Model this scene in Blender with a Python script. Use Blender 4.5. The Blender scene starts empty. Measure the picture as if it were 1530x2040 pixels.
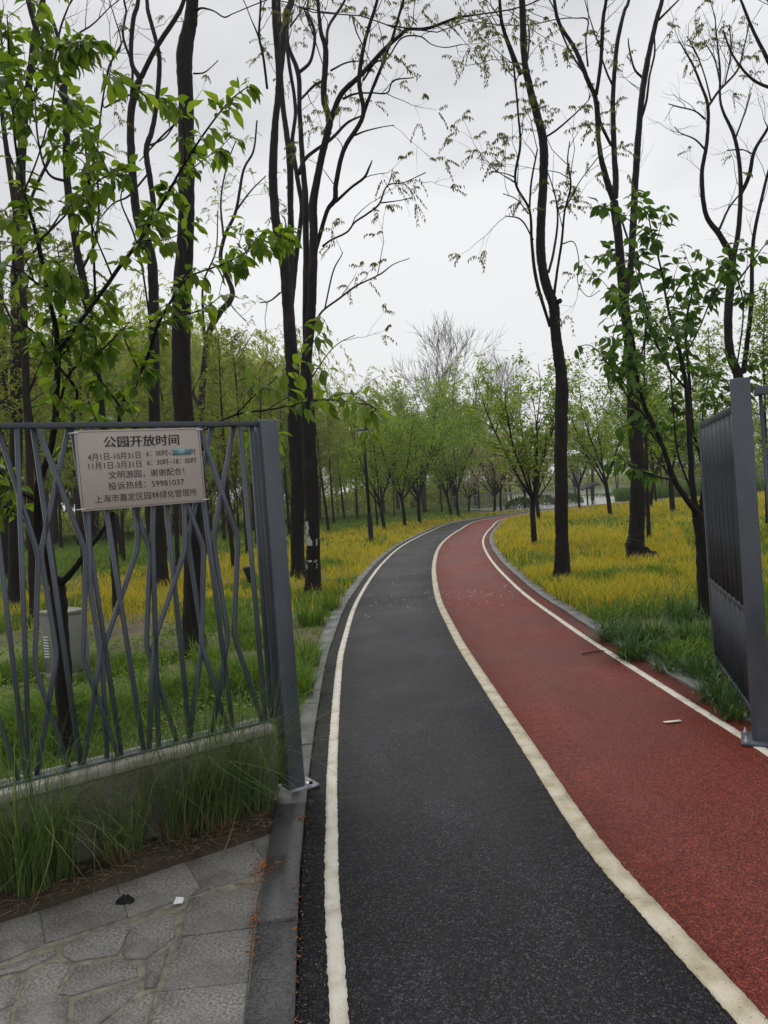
import bpy, bmesh, math, random
import numpy as np
from mathutils import Vector, Matrix

S = bpy.context.scene
COL = S.collection
R = math.radians
rng = random.Random(7)
nr = np.random.default_rng(11)

# ------------------------------------------------------------------ camera
FPX, PITCH, ROLL, EYE = 1530.0, R(1.2), R(4.2), 1.55
CF = np.array([0, math.cos(PITCH), -math.sin(PITCH)])
_r0 = np.array([1.0, 0, 0]); _u0 = np.cross(_r0, CF)
CR = math.cos(ROLL) * _r0 - math.sin(ROLL) * _u0
CU = math.cos(ROLL) * _u0 + math.sin(ROLL) * _r0
CC = np.array([0, 0, EYE])
cd = bpy.data.cameras.new('camera'); cam = bpy.data.objects.new('camera', cd); COL.objects.link(cam)
cd.sensor_fit = 'VERTICAL'; cd.sensor_height = 36; cd.lens = 36 * FPX / 2040
cd.clip_start = 0.05; cd.clip_end = 3000
m = Matrix.Identity(4)
for i, v in enumerate((CR, CU, -CF)):
    for j in range(3): m[j][i] = v[j]
m[0][3], m[1][3], m[2][3] = CC
cam.matrix_world = m
S.camera = cam

# ------------------------------------------------------------------ world, sun, exposure
SUN_EL, SUN_AZ = R(58), R(-25)
w = bpy.data.worlds.new('World'); S.world = w; w.use_nodes = True
nt = w.node_tree; nt.nodes.clear()
N = nt.nodes.new; LK = nt.links.new
out = N('ShaderNodeOutputWorld'); bg = N('ShaderNodeBackground'); bg2 = N('ShaderNodeBackground'); mx = N('ShaderNodeMixShader')
sky = N('ShaderNodeTexSky'); sky.sky_type = 'NISHITA'; sky.sun_disc = False
sky.sun_elevation = SUN_EL; sky.sun_rotation = SUN_AZ; sky.air_density = 1.5; sky.dust_density = 5
bg.inputs['Strength'].default_value = 0.1
LK(sky.outputs[0], bg.inputs['Color'])
tc = N('ShaderNodeTexCoord'); mp = N('ShaderNodeMapping'); mp.inputs['Scale'].default_value = (1.0, 1.0, 2.2)
no = N('ShaderNodeTexNoise'); no.inputs['Scale'].default_value = 1.25; no.inputs['Detail'].default_value = 5; no.inputs['Roughness'].default_value = .5
cr = N('ShaderNodeValToRGB')
cr.color_ramp.elements[0].position = .36; cr.color_ramp.elements[0].color = (.52, .535, .57, 1)
cr.color_ramp.elements[1].position = .60; cr.color_ramp.elements[1].color = (.96, .965, .98, 1)
LK(tc.outputs['Generated'], mp.inputs[0]); LK(mp.outputs[0], no.inputs['Vector']); LK(no.outputs['Fac'], cr.inputs[0])
LK(cr.outputs[0], bg2.inputs['Color']); bg2.inputs['Strength'].default_value = 1.0
mx.inputs[0].default_value = .9                      # a nearly closed cloud deck over the blue sky
LK(bg.outputs[0], mx.inputs[1]); LK(bg2.outputs[0], mx.inputs[2]); LK(mx.outputs[0], out.inputs['Surface'])
sl = bpy.data.lights.new('sun', 'SUN'); sl.energy = 1.4; sl.angle = R(28); sl.color = (1, .97, .93)
so = bpy.data.objects.new('sun', sl); COL.objects.link(so)
sd = Vector((math.sin(SUN_AZ) * math.cos(SUN_EL), math.cos(SUN_AZ) * math.cos(SUN_EL), math.sin(SUN_EL)))
so.rotation_euler = sd.to_track_quat('Z', 'Y').to_euler()
S.view_settings.view_transform = 'Standard'; S.view_settings.look = 'None'
S.view_settings.exposure = 0; S.view_settings.gamma = 1; S.view_settings.use_curve_mapping = False
S.render.engine = 'CYCLES'
S.cycles.max_bounces = 5; S.cycles.diffuse_bounces = 3; S.cycles.glossy_bounces = 2; S.cycles.transmission_bounces = 3
S.cycles.caustics_reflective = False; S.cycles.caustics_refractive = False
S.cycles.volume_bounces = 0

# ------------------------------------------------------------------ pixel -> place
def ray(px, py): return CF + CR * (px - 765) / FPX - CU * (py - 1020) / FPX
def g(px, py, z=0.0):                       # the point of the ground (height z) seen at a pixel
    d = ray(px, py); return CC + d * ((z - EYE) / d[2])
def at(px, py, Y):                          # the point at forward distance Y
    d = ray(px, py); return CC + d * (Y / d[1])
def on_plane(px, py, P, n):
    d = ray(px, py); return CC + d * (np.dot(np.array(P) - CC, n) / np.dot(d, n))

# ------------------------------------------------------------------ materials
def mat(name):
    m = bpy.data.materials.new(name); m.use_nodes = True
    t = m.node_tree; b = t.nodes['Principled BSDF']; return m, t, b
def ramp(t, fac, stops):
    r = t.nodes.new('ShaderNodeValToRGB'); e = r.color_ramp.elements
    e[0].position, e[0].color = stops[0][0], (*stops[0][1], 1)
    e[1].position, e[1].color = stops[-1][0], (*stops[-1][1], 1)
    for p, c in stops[1:-1]:
        x = e.new(p); x.color = (*c, 1)
    t.links.new(fac, r.inputs[0]); return r.outputs[0]
def noise(t, scale, detail=4, rough=.55, vec=None, stretch=None):
    n = t.nodes.new('ShaderNodeTexNoise'); n.inputs['Scale'].default_value = scale
    n.inputs['Detail'].default_value = detail; n.inputs['Roughness'].default_value = rough
    if vec is None:
        c = t.nodes.new('ShaderNodeTexCoord'); vec = c.outputs['Object']
    if stretch:
        mp = t.nodes.new('ShaderNodeMapping'); mp.inputs['Scale'].default_value = stretch
        t.links.new(vec, mp.inputs[0]); vec = mp.outputs[0]
    t.links.new(vec, n.inputs['Vector']); return n.outputs['Fac']
def voro(t, scale, feature='F1', out='Color'):
    n = t.nodes.new('ShaderNodeTexVoronoi'); n.inputs['Scale'].default_value = scale; n.feature = feature
    c = t.nodes.new('ShaderNodeTexCoord'); t.links.new(c.outputs['Object'], n.inputs['Vector']); return n.outputs[out]
def mixc(t, fac, a, b, mode='MIX'):
    x = t.nodes.new('ShaderNodeMix'); x.data_type = 'RGBA'; x.blend_type = mode
    if isinstance(fac, (int, float)): x.inputs['Factor'].default_value = fac
    else: t.links.new(fac, x.inputs['Factor'])
    for s, v in ((6, a), (7, b)):
        if isinstance(v, tuple): x.inputs[s].default_value = (*v, 1)
        else: t.links.new(v, x.inputs[s])
    return x.outputs[2]
def math_(t, op, a, b=0.0):
    x = t.nodes.new('ShaderNodeMath'); x.operation = op
    for s, v in ((0, a), (1, b)):
        if isinstance(v, (int, float)): x.inputs[s].default_value = v
        else: t.links.new(v, x.inputs[s])
    return x.outputs[0]
def bump(t, b, h, dist=.01, strength=.6):
    n = t.nodes.new('ShaderNodeBump'); n.inputs['Distance'].default_value = dist; n.inputs['Strength'].default_value = strength
    t.links.new(h, n.inputs['Height']); t.links.new(n.outputs[0], b.inputs['Normal'])
def setc(t, b, c): t.links.new(c, b.inputs['Base Color'])
def maprange(t, v, a0, a1, b0, b1):
    x = t.nodes.new('ShaderNodeMapRange')
    for i, k in zip(range(1, 5), (a0, a1, b0, b1)): x.inputs[i].default_value = k
    t.links.new(v, x.inputs[0]); return x.outputs[0]

def m_granular(name, stops, scale, rough=(.35, .6), patch=.35, spec=.2, dry=(1.5, 1.5, 1.5)):
    m, t, b = mat(name)
    v = voro(t, scale); sep = t.nodes.new('ShaderNodeSeparateColor'); t.links.new(v, sep.inputs[0])
    c = ramp(t, sep.outputs[0], stops)
    pn = noise(t, .55, 3); pc = ramp(t, pn, [(.3, (1 - patch,) * 3), (.7, (1 + patch * .4,) * 3)])
    c = mixc(t, 1.0, c, pc, 'MULTIPLY')
    sn_ = noise(t, 1.7, 6, .6, None, (1, .45, 1)); c = mixc(t, maprange(t, sn_, .50, .68, 0, .8), c, mixc(t, 1.0, c, dry, 'MULTIPLY'))  # paler patches: dried areas on red, wet sheen painted into the colour on asphalt
    gn_ = noise(t, 320, 2); c = mixc(t, math_(t, 'GREATER_THAN', gn_, .76), c, (.16, .145, .13)); setc(t, b, c)
    d = voro(t, scale, 'F1', 'Distance'); h = math_(t, 'SUBTRACT', math_(t, 'MULTIPLY', sep.outputs[1], .6), d)
    bump(t, b, h, .005, .65)
    t.links.new(maprange(t, pn, .35, .65, rough[0], rough[1]), b.inputs['Roughness'])
    b.inputs['Specular IOR Level'].default_value = spec
    return m
M = {}
M['asphalt'] = m_granular('asphalt', [(0, (.0025, .0023, .0032)), (.5, (.0095, .0088, .012)), (.82, (.024, .0225, .029)), (1, (.085, .082, .093))], 165, (.38, .60), .3, .26, (2.3, 2.2, 2.5))  # last tint: pale purple wet sheen, put into the base colour as patches
M['red'] = m_granular('red_surface', [(0, (.055, .007, .0045)), (.5, (.17, .021, .0105)), (.85, (.26, .038, .018)), (1, (.36, .085, .055))], 165, (.38, .60), .3, .26, (1.25, 1.7, 2.1))

def m_paint():
    m, t, b = mat('white_paint')
    n = noise(t, 9, 6); n2 = noise(t, 160, 2)
    c = ramp(t, n, [(.3, (.48, .43, .33)), (.5, (.66, .62, .52)), (.75, (.74, .71, .63))])
    c = mixc(t, math_(t, 'GREATER_THAN', n2, .70), c, (.12, .11, .10)); setc(t, b, c)
    bump(t, b, n2, .004, .6); b.inputs['Roughness'].default_value = .6; return m
M['paint'] = m_paint()
def m_centre():
    m, t, b = mat('worn_paint')
    n = noise(t, 7, 6); n2 = noise(t, 120, 2)
    c = ramp(t, n, [(.3, (.33, .28, .18)), (.5, (.53, .47, .34)), (.75, (.66, .61, .49))])
    c = mixc(t, math_(t, 'GREATER_THAN', n2, .68), c, (.10, .09, .08)); setc(t, b, c)
    bump(t, b, n2, .004, .6); b.inputs['Roughness'].default_value = .6; return m
M['paint_worn'] = m_centre()
def m_stone(name, lo, hi, rough=.55, stain=(.05, .045, .04), sc=150):
    m, t, b = mat(name)
    oi = t.nodes.new('ShaderNodeObjectInfo')
    sp = noise(t, sc, 3, .7); c = ramp(t, sp, [(.35, lo), (.65, hi)])
    st = noise(t, 2.6, 4); c = mixc(t, maprange(t, st, .45, .68, 0, .75), c, stain)
    v = maprange(t, oi.outputs['Random'], 0, 1, .78, 1.12)
    vc = t.nodes.new('ShaderNodeCombineColor')
    for i in range(3): t.links.new(v, vc.inputs[i])
    c = mixc(t, 1.0, c, vc.outputs[0], 'MULTIPLY'); setc(t, b, c)
    bump(t, b, sp, .004, .5)
    t.links.new(maprange(t, st, .4, .65, rough, rough - .25), b.inputs['Roughness']); return m
M['slab'] = m_stone('granite_slab', (.085, .08, .073), (.33, .315, .285), .6, (.06, .055, .048), 95)
M['kerb'] = m_stone('kerb_stone', (.10, .105, .10), (.22, .225, .215), .5)
M['kerb_dark'] = m_stone('dark_kerb_stone', (.03, .03, .032), (.13, .13, .135), .5, (.03, .03, .03), 90)
M['concrete'] = m_stone('old_concrete', (.13, .12, .095), (.24, .22, .18), .75, (.07, .06, .035), 40)
M['coping'] = m_stone('light_concrete', (.26, .25, .21), (.42, .41, .36), .7, (.15, .14, .11), 50)
M['plaza'] = m_stone('wet_plaza', (.26, .27, .28), (.36, .37, .38), .3, (.22, .22, .22), 20)
def m_simple(name, c, rough=.5, metal=0, var=.15, sc=12, spec=.5, bumpd=0):
    m, t, b = mat(name)
    n = noise(t, sc, 4); setc(t, b, ramp(t, n, [(.3, tuple(k * (1 - var) for k in c)), (.7, tuple(k * (1 + var) for k in c))]))
    b.inputs['Roughness'].default_value = rough; b.inputs['Metallic'].default_value = metal
    b.inputs['Specular IOR Level'].default_value = spec
    if bumpd: bump(t, b, n, bumpd, .6)
    return m
M['mortar'] = m_simple('sandy_mortar', (.20, .18, .14), .9, 0, .4, 25, .3, .004)
M['joint'] = m_simple('dark_joint', (.05, .045, .04), .9, 0, .3, 25, .2)
def m_steel(name, c):
    m, t, b = mat(name)
    n = noise(t, 6, 6, .6, None, (1, 1, .35)); k = ramp(t, n, [(.3, tuple(v * .72 for v in c)), (.5, c), (.75, tuple(v * 1.22 for v in c))])
    d = noise(t, 70, 4, .7); k = mixc(t, maprange(t, d, .66, .70, 0, .8), k, (.10, .075, .055))
    e = noise(t, 110, 2); k = mixc(t, maprange(t, e, .70, .73, 0, .7), k, (.26, .28, .30)); setc(t, b, k)
    t.links.new(maprange(t, n, .3, .7, .34, .52), b.inputs['Roughness']); bump(t, b, d, .001, .5); return m
M['steel'] = m_steel('grey_steel_paint', (.088, .104, .128))
M['steel_dark'] = m_steel('dark_steel_paint', (.05, .06, .076))
M['zinc'] = m_simple('zinc_plate', (.40, .41, .44), .35, .3, .25, 30)
M['black'] = m_simple('black_metal', (.007, .007, .0075), .5, 0, .2, 20, .2)
M['cabinet'] = m_simple('pale_cabinet_paint', (.19, .20, .165), .5, 0, .12, 8)
M['white'] = m_simple('white_plastic', (.75, .75, .72), .5, 0, .06, 8)
M['sign'] = m_simple('sign_board', (.47, .41, .375), .45, 0, .05, 6)
M['ink'] = m_simple('sign_ink', (.012, .012, .014), .5, 0, .1, 6)
M['tape'] = m_simple('pale_blue_tape', (.22, .42, .46), .4, 0, .06, 20)
M['lampglass'] = m_simple('frosted_lamp_glass', (.72, .72, .70), .3, 0, .05, 8)
M['wash'] = m_simple('lime_wash', (.40, .40, .42), .8, 0, .3, 40)
M['paper'] = m_simple('paper', (.78, .72, .62), .8, 0, .1, 30)
M['litter'] = m_simple('orange_litter', (.30, .10, .025), .9, 0, .5, 120)
M['straw'] = m_simple('dry_straw', (.20, .13, .065), .8, 0, .3, 60)
M['petal'] = m_simple('fallen_petals', (.75, .62, .60), .7, 0, .1, 50)

def m_soil(name, a, bcol, moss, mossf):
    m, t, b = mat(name)
    n = noise(t, 7, 8, .65); c = ramp(t, n, [(.3, a), (.7, bcol)])
    n2 = noise(t, .9, 5, .6); c = mixc(t, maprange(t, n2, .42, .60, 0, mossf), c, moss); setc(t, b, c)
    bump(t, b, n, .03, .9); b.inputs['Roughness'].default_value = .9; return m
M['ground'] = m_soil('soil_with_moss', (.06, .043, .028), (.16, .12, .08), (.15, .17, .035), .9)
M['soil'] = m_soil('planting_soil', (.022, .015, .010), (.075, .05, .035), (.05, .045, .02), .3)

def m_bark(name, lo, hi, bd=.018):
    m, t, b = mat(name)
    n = noise(t, 14, 7, .65, None, (1, 1, .22)); n2 = noise(t, 55, 4, .6, None, (1, 1, .6))
    c = ramp(t, n, [(.32, lo), (.72, hi)])
    n3 = noise(t, 1.6, 3); c = mixc(t, maprange(t, n3, .55, .75, 0, .6), c, (hi[0] * 2.3, hi[1] * 1.9, hi[2] * 1.7))
    n4 = noise(t, 30, 5, .7); c = mixc(t, maprange(t, n4, .66, .74, 0, .5), c, (hi[0] * 3.6, hi[1] * 3.7, hi[2] * 3.5)); setc(t, b, c)
    bump(t, b, math_(t, 'ADD', n, math_(t, 'MULTIPLY', n2, .4)), bd, .9)
    b.inputs['Roughness'].default_value = .7; b.inputs['Specular IOR Level'].default_value = .18; return m
M['bark'] = m_bark('wet_dark_bark', (.005, .0045, .0045), (.022, .018, .016))
M['bark_brown'] = m_bark('brown_bark', (.010, .007, .006), (.034, .022, .017))
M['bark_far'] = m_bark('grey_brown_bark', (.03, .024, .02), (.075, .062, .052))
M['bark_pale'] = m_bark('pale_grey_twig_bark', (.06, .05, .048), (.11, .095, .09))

def m_leaf(name, cols, trans=.35, rough=.45, spec=.3):
    m, t, b = mat(name)
    a = t.nodes.new('ShaderNodeAttribute'); a.attribute_name = 'rnd'
    oi = t.nodes.new('ShaderNodeObjectInfo')
    f = math_(t, 'FRACT', math_(t, 'ADD', a.outputs['Fac'], math_(t, 'MULTIPLY', oi.outputs['Random'], .93)))
    k = len(cols); c = ramp(t, f, [(i / (k - 1), cols[i]) for i in range(k)]); setc(t, b, c)
    b.inputs['Roughness'].default_value = rough; b.inputs['Specular IOR Level'].default_value = spec
    tr = t.nodes.new('ShaderNodeBsdfTranslucent'); mxs = t.nodes.new('ShaderNodeMixShader'); mxs.inputs[0].default_value = trans
    t.links.new(mixc(t, 1.0, c, (1.25, 1.25, .6), 'MULTIPLY'), tr.inputs['Color'])
    o = t.nodes['Material Output']
    t.links.new(b.outputs[0], mxs.inputs[1]); t.links.new(tr.outputs[0], mxs.inputs[2]); t.links.new(mxs.outputs[0], o.inputs[0])
    return m
M['cherry_leaf'] = m_leaf('cherry_leaf', [(.07, .14, .02), (.12, .21, .024), (.18, .29, .03), (.26, .35, .04), (.10, .17, .024)], .56)
M['cherry_leaf_b'] = m_leaf('deep_cherry_leaf', [(.045, .11, .02), (.075, .16, .024), (.12, .22, .03), (.06, .13, .022)], .45)
M['maple_leaf'] = m_leaf('young_tree_leaf', [(.14, .23, .03), (.23, .34, .045), (.33, .44, .06), (.18, .27, .035)], .5)
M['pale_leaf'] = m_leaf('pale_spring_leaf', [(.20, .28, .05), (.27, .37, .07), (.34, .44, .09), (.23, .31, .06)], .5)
M['redwood_leaf'] = m_leaf('feathery_green_leaf', [(.15, .19, .04), (.21, .26, .055), (.28, .34, .07), (.18, .20, .04)], .5)
M['willow_leaf'] = m_leaf('willow_leaf', [(.27, .31, .08), (.34, .39, .10), (.41, .46, .12), (.30, .33, .08)], .6)
M['bronze_leaf'] = m_leaf('bronze_green_leaflet', [(.12, .12, .02), (.17, .16, .025), (.13, .17, .03), (.20, .15, .03)], .45)
M['rust_leaf'] = m_leaf('rusty_red_leaf', [(.16, .05, .03), (.22, .08, .05), (.14, .09, .04)], .4)
M['pink'] = m_leaf('pink_blossom', [(.60, .44, .41), (.70, .55, .51), (.62, .48, .45)], .3)
M['grass'] = m_leaf('green_grass', [(.045, .11, .017), (.10, .20, .022), (.17, .29, .03), (.23, .30, .04), (.07, .15, .02)], .35, .5)
M['grass_y'] = m_leaf('yellow_grass', [(.52, .41, .03), (.68, .51, .04), (.46, .44, .05), (.26, .34, .04), (.75, .57, .05), (.42, .29, .05), (.62, .50, .05)], .45, .55)
M['liriope'] = m_leaf('dark_strap_leaf', [(.035, .085, .022), (.055, .12, .025), (.085, .16, .03), (.045, .10, .025)], .3, .4, .4)
M['tussock'] = m_leaf('tussock_blade', [(.05, .11, .03), (.09, .17, .04), (.13, .22, .05), (.22, .26, .10), (.06, .13, .03)], .3, .5)
M['reed'] = m_leaf('reed_leaf', [(.07, .13, .03), (.10, .17, .035), (.13, .20, .04)], .35)

# ------------------------------------------------------------------ mesh helpers
def link(o, parent=None):
    COL.objects.link(o)
    if parent is not None: o.parent = parent
    return o
def raw_mesh(name, V, tris=None, quads=None, smooth=False, rnd=None):
    me = bpy.data.meshes.new(name)
    V = np.asarray(V, np.float32); nt_ = 0 if tris is None else len(tris); nq = 0 if quads is None else len(quads)
    me.vertices.add(len(V)); me.vertices.foreach_set('co', V.ravel())
    idx = []; st = []; 
    if nt_: idx.append(np.asarray(tris, np.int32).ravel()); st.append(np.arange(nt_) * 3)
    if nq: idx.append(np.asarray(quads, np.int32).ravel()); st.append(nt_ * 3 + np.arange(nq) * 4)
    idx = np.concatenate(idx); st = np.concatenate(st).astype(np.int32)
    me.loops.add(len(idx)); me.loops.foreach_set('vertex_index', idx)
    me.polygons.add(nt_ + nq); me.polygons.foreach_set('loop_start', st)
    if smooth: me.polygons.foreach_set('use_smooth', np.ones(nt_ + nq, bool))
    if rnd is not None:
        a = me.attributes.new('rnd', 'FLOAT', 'POINT'); a.data.foreach_set('value', np.asarray(rnd, np.float32))
    me.update(); me.validate(); return me
def add_obj(name, me, material, parent=None, loc=None):
    me.materials.clear(); me.materials.append(material)
    o = bpy.data.objects.new(name, me)
    if loc is not None: o.location = loc
    return link(o, parent)
def tag(o, label=None, cat=None, group=None, kind=None):
    if label: o['label'] = label
    if cat: o['category'] = cat
    if group: o['group'] = group
    if kind: o['kind'] = kind
    return o
def empty(name, loc, label, cat, group=None, rz=0):
    o = bpy.data.objects.new(name, None); o.location = [float(k) for k in loc]; o.rotation_euler.z = rz; o.empty_display_size = .2
    link(o); return tag(o, label, cat, group)
def children(o): return [c for c in bpy.data.objects if c.parent == o]

class MB:                                     # collects boxes, tubes, prisms -> one mesh object
    def __init__(s): s.V = []; s.T = []; s.Q = []; s.n = 0
    def add(s, V, T=None, Q=None):
        V = np.asarray(V, float)
        if T is not None and len(T): s.T.append(np.asarray(T) + s.n)
        if Q is not None and len(Q): s.Q.append(np.asarray(Q) + s.n)
        s.V.append(V); s.n += len(V)
    def obox(s, c, ax, ay, az):               # centre and three half-axis vectors
        c = np.array(c, float); ax, ay, az = (np.array(k, float) for k in (ax, ay, az))
        V = [c + i * ax + j * ay + k * az for i in (-1, 1) for j in (-1, 1) for k in (-1, 1)]
        Q = [(0, 1, 3, 2), (4, 6, 7, 5), (0, 4, 5, 1), (2, 3, 7, 6), (0, 2, 6, 4), (1, 5, 7, 3)]
        s.add(V, None, Q)
    def box(s, c, sx, sy, sz, rz=0):
        ca, sa = math.cos(rz), math.sin(rz)
        s.obox(c, (ca * sx / 2, sa * sx / 2, 0), (-sa * sy / 2, ca * sy / 2, 0), (0, 0, sz / 2))
    def prism(s, poly, z0, z1, inset=0.0):    # vertical prism, top face slightly inset for a worn edge
        p = np.array(poly, float); n = len(p); c = p.mean(0)
        if np.sum(p[:, 0] * np.roll(p[:, 1], -1) - p[:, 1] * np.roll(p[:, 0], -1)) < 0: p = p[::-1]
        d = p - c; q = p - d / np.maximum(np.linalg.norm(d, axis=1, keepdims=True), 1e-6) * inset
        V = [(*a, z0) for a in p] + [(*a, z1 - inset * .7) for a in p] + [(*a, z1) for a in q] + [(*c, z1)]
        Q = []; T = []
        for i in range(n):
            j = (i + 1) % n
            Q += [(i, j, n + j, n + i), (n + i, n + j, 2 * n + j, 2 * n + i)]; T.append((2 * n + i, 2 * n + j, 3 * n))
        s.add(V, T, Q)
    def tube(s, P, rad, sides=8, cap=True, rough=0.0, flare=False):
        P = np.asarray(P, float); n = len(P); rad = np.broadcast_to(np.asarray(rad, float), (n,))
        T_ = np.gradient(P, axis=0); T_ /= np.maximum(np.linalg.norm(T_, axis=1, keepdims=True), 1e-9)
        up = np.array([1.0, 0, 0]) if abs(T_[0][0]) < .8 else np.array([0, 1.0, 0])
        A = np.empty((n, 3)); a = up
        for i in range(n):
            a = a - T_[i] * np.dot(a, T_[i]); a = a / max(np.linalg.norm(a), 1e-9); A[i] = a
        B = np.cross(T_, A)
        th = np.arange(sides) * 2 * math.pi / sides
        ring = A[:, None, :] * np.cos(th)[None, :, None] + B[:, None, :] * np.sin(th)[None, :, None]
        rr = rad[:, None] * np.ones((1, sides))
        if rough:
            m_ = max(3, n // 5); gz = np.linspace(0, n - 1, m_); nz = nr.normal(size=(m_, sides))
            rr *= 1 + rough * np.stack([np.interp(np.arange(n), gz, nz[:, k_]) for k_ in range(sides)], 1)
        if flare:
            hh_ = np.clip(1 - (P[:, 2] - P[0, 2]) / .55, 0, 1)[:, None] ** 2; ph = nr.random() * 6
            rr *= 1 + hh_ * (.35 + .38 * np.cos(3 * th + ph) + .2 * np.cos(5 * th + 2 * ph))[None, :]
        V = (P[:, None, :] + ring * rr[:, :, None]).reshape(-1, 3)
        i = np.arange(n - 1)[:, None] * sides; k = np.arange(sides)[None, :]; k2 = (k + 1) % sides
        Q = np.stack([i + k, i + k2, i + sides + k2, i + sides + k], -1).reshape(-1, 4)
        T = None
        if cap:
            V = np.vstack([V, P[-1] + T_[-1] * rad[-1] * .5, P[0]]); e = len(V) - 2; b0 = (n - 1) * sides
            T = [(b0 + q, b0 + (q + 1) % sides, e) for q in range(sides)] + [((q + 1) % sides, q, e + 1) for q in range(sides)]
        s.add(V, T, Q)
    def lathe(s, c, prof, sides=16):          # prof: (radius, z) pairs
        P = np.array([(c[0], c[1], c[2] + z) for _, z in prof]); th = np.arange(sides) * 2 * math.pi / sides
        V = np.array([(p[0] + r * math.cos(a), p[1] + r * math.sin(a), p[2]) for (r, _), p in zip(prof, P) for a in th])
        n = len(prof); i = np.arange(n - 1)[:, None] * sides; k = np.arange(sides)[None, :]; k2 = (k + 1) % sides
        Q = np.stack([i + k, i + k2, i + sides + k2, i + sides + k], -1).reshape(-1, 4); s.add(V, None, Q)
    def mesh(s, name, off=(0, 0, 0), smooth=False):
        V = np.vstack(s.V) - np.array(off, float)
        return raw_mesh(name, V, np.vstack(s.T) if s.T else None, np.vstack(s.Q) if s.Q else None, smooth)
    def build(s, name, material, parent=None, off=(0, 0, 0), smooth=False, loc=None, bevel=0):
        o = add_obj(name, s.mesh(name, off, smooth), material, parent, loc)
        if bevel:
            b = o.modifiers.new('bevel', 'BEVEL'); b.width = bevel; b.segments = 2; b.limit_method = 'ANGLE'
        return o

def smooth_poly(P, k=4):
    P = np.asarray(P, float)
    if len(P) < 3: return np.array([P[0] + (P[-1] - P[0]) * t for t in np.linspace(0, 1, k + 1)])
    Q = np.vstack([2 * P[0] - P[1], P, 2 * P[-1] - P[-2]]); o = []
    for i in range(1, len(Q) - 2):
        a, b, c, d = Q[i - 1], Q[i], Q[i + 1], Q[i + 2]
        for t in np.arange(k) / k:
            o.append(.5 * (2 * b + (c - a) * t + (2 * a - 5 * b + 4 * c - d) * t * t + (3 * b - a - 3 * c + d) * t ** 3))
    o.append(Q[-2]); return np.array(o)

def vnoise(x, y, s, seed=0):                  # smooth lattice noise 0..1
    x = np.asarray(x) / s + seed * 17.3; y = np.asarray(y) / s - seed * 9.1
    xi, yi = np.floor(x), np.floor(y); fx, fy = x - xi, y - yi
    fx = fx * fx * (3 - 2 * fx); fy = fy * fy * (3 - 2 * fy)
    h = lambda a, b: np.modf(np.abs(np.sin(a * 127.1 + b * 311.7 + seed * 7.7) * 43758.5453))[0]
    return (h(xi, yi) * (1 - fx) + h(xi + 1, yi) * fx) * (1 - fy) + (h(xi, yi + 1) * (1 - fx) + h(xi + 1, yi + 1) * fx) * fy

def leaf_cards(P, D, L, W, droop=.0, fold=.25, rg=nr):   # folded diamond leaves, 2 triangles each
    P = np.asarray(P, float); D = np.asarray(D, float); n = len(P)
    D = D / np.maximum(np.linalg.norm(D, axis=1, keepdims=True), 1e-9)
    U = rg.normal(size=(n, 3)) * .55 + np.array([0, 0, 1.0]); Sd = np.cross(D, U); Sd /= np.maximum(np.linalg.norm(Sd, axis=1, keepdims=True), 1e-9)
    Nn = np.cross(Sd, D); L = np.broadcast_to(L, (n,))[:, None]; W = np.broadcast_to(W, (n,))[:, None]
    mid = P + D * L * .42
    V = np.stack([P, mid + Sd * W * .5 + Nn * W * fold, P + D * L - Nn * L * droop, mid - Sd * W * .5 + Nn * W * fold], 1).reshape(-1, 3)
    b = np.arange(n)[:, None] * 4
    T = np.concatenate([b + np.array([[0, 1, 2]]), b + np.array([[0, 2, 3]])], 1).reshape(-1, 3)
    return V, T
def leaves_mesh(name, P, D, L, W, droop=.1, rg=nr):
    V, T = leaf_cards(P, D, L, W, droop, rg=rg); return raw_mesh(name, V, T, None, False, np.repeat(rg.random(len(P)), 4))

# ------------------------------------------------------------------ the path
cpx = [(1475, 2010), (1330, 1850), (1180, 1680), (1060, 1500), (960, 1350), (905, 1260), (870, 1180), (855, 1120), (862, 1085), (900, 1056), (955, 1037)]
cg = [g(*p)[:2] for p in cpx]
for i in range(2):                                  # read the same curve twice: even the far readings out
    cg[1:-1] = [cg[k] * .5 + (cg[k - 1] + cg[k + 1]) * .25 if k > 6 else cg[k] for k in range(1, len(cg) - 1)]
back = cg[0] - cg[1]; back /= np.linalg.norm(back)
end = cg[-1] - cg[-2]; end /= np.linalg.norm(end)
ctrl = [cg[0] + back * 6, cg[0] + back * 2.5] + list(cg) + [cg[-1] + np.array([3.3, 5.4]), cg[-1] + np.array([7.6, 10.0]), cg[-1] + np.array([14, 15.0])]
CL = smooth_poly(ctrl, 40)
seg = np.r_[0, np.cumsum(np.linalg.norm(np.diff(CL, axis=0), axis=1))]
ss = np.concatenate([np.arange(0, 16, .015), np.arange(16, seg[-1], .25)])
CL = np.stack([np.interp(ss, seg, CL[:, k]) for k in (0, 1)], 1)
_k = np.ones(31) / 31; _c = np.stack([np.convolve(np.pad(CL[:, k], 15, 'reflect', reflect_type='odd'), _k, 'valid') for k in (0, 1)], 1)
_w = (ss < 15.5)[:, None]; CL = np.where(_w, _c, CL)
TG = np.gradient(CL, axis=0); TG /= np.linalg.norm(TG, axis=1, keepdims=True)
kw = np.ones(41) / 41
TG = np.stack([np.convolve(np.pad(TG[:, k], 20, 'edge'), kw, 'valid') for k in (0, 1)], 1); TG /= np.linalg.norm(TG, axis=1, keepdims=True)
NM = np.stack([TG[:, 1], -TG[:, 0]], 1)             # to the right
def lateral(x, y):                                  # signed distance from the centre line
    xc = np.interp(y, CL[:, 1], CL[:, 0]); nx = np.interp(y, CL[:, 1], NM[:, 0]); return (x - xc) * nx
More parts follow.
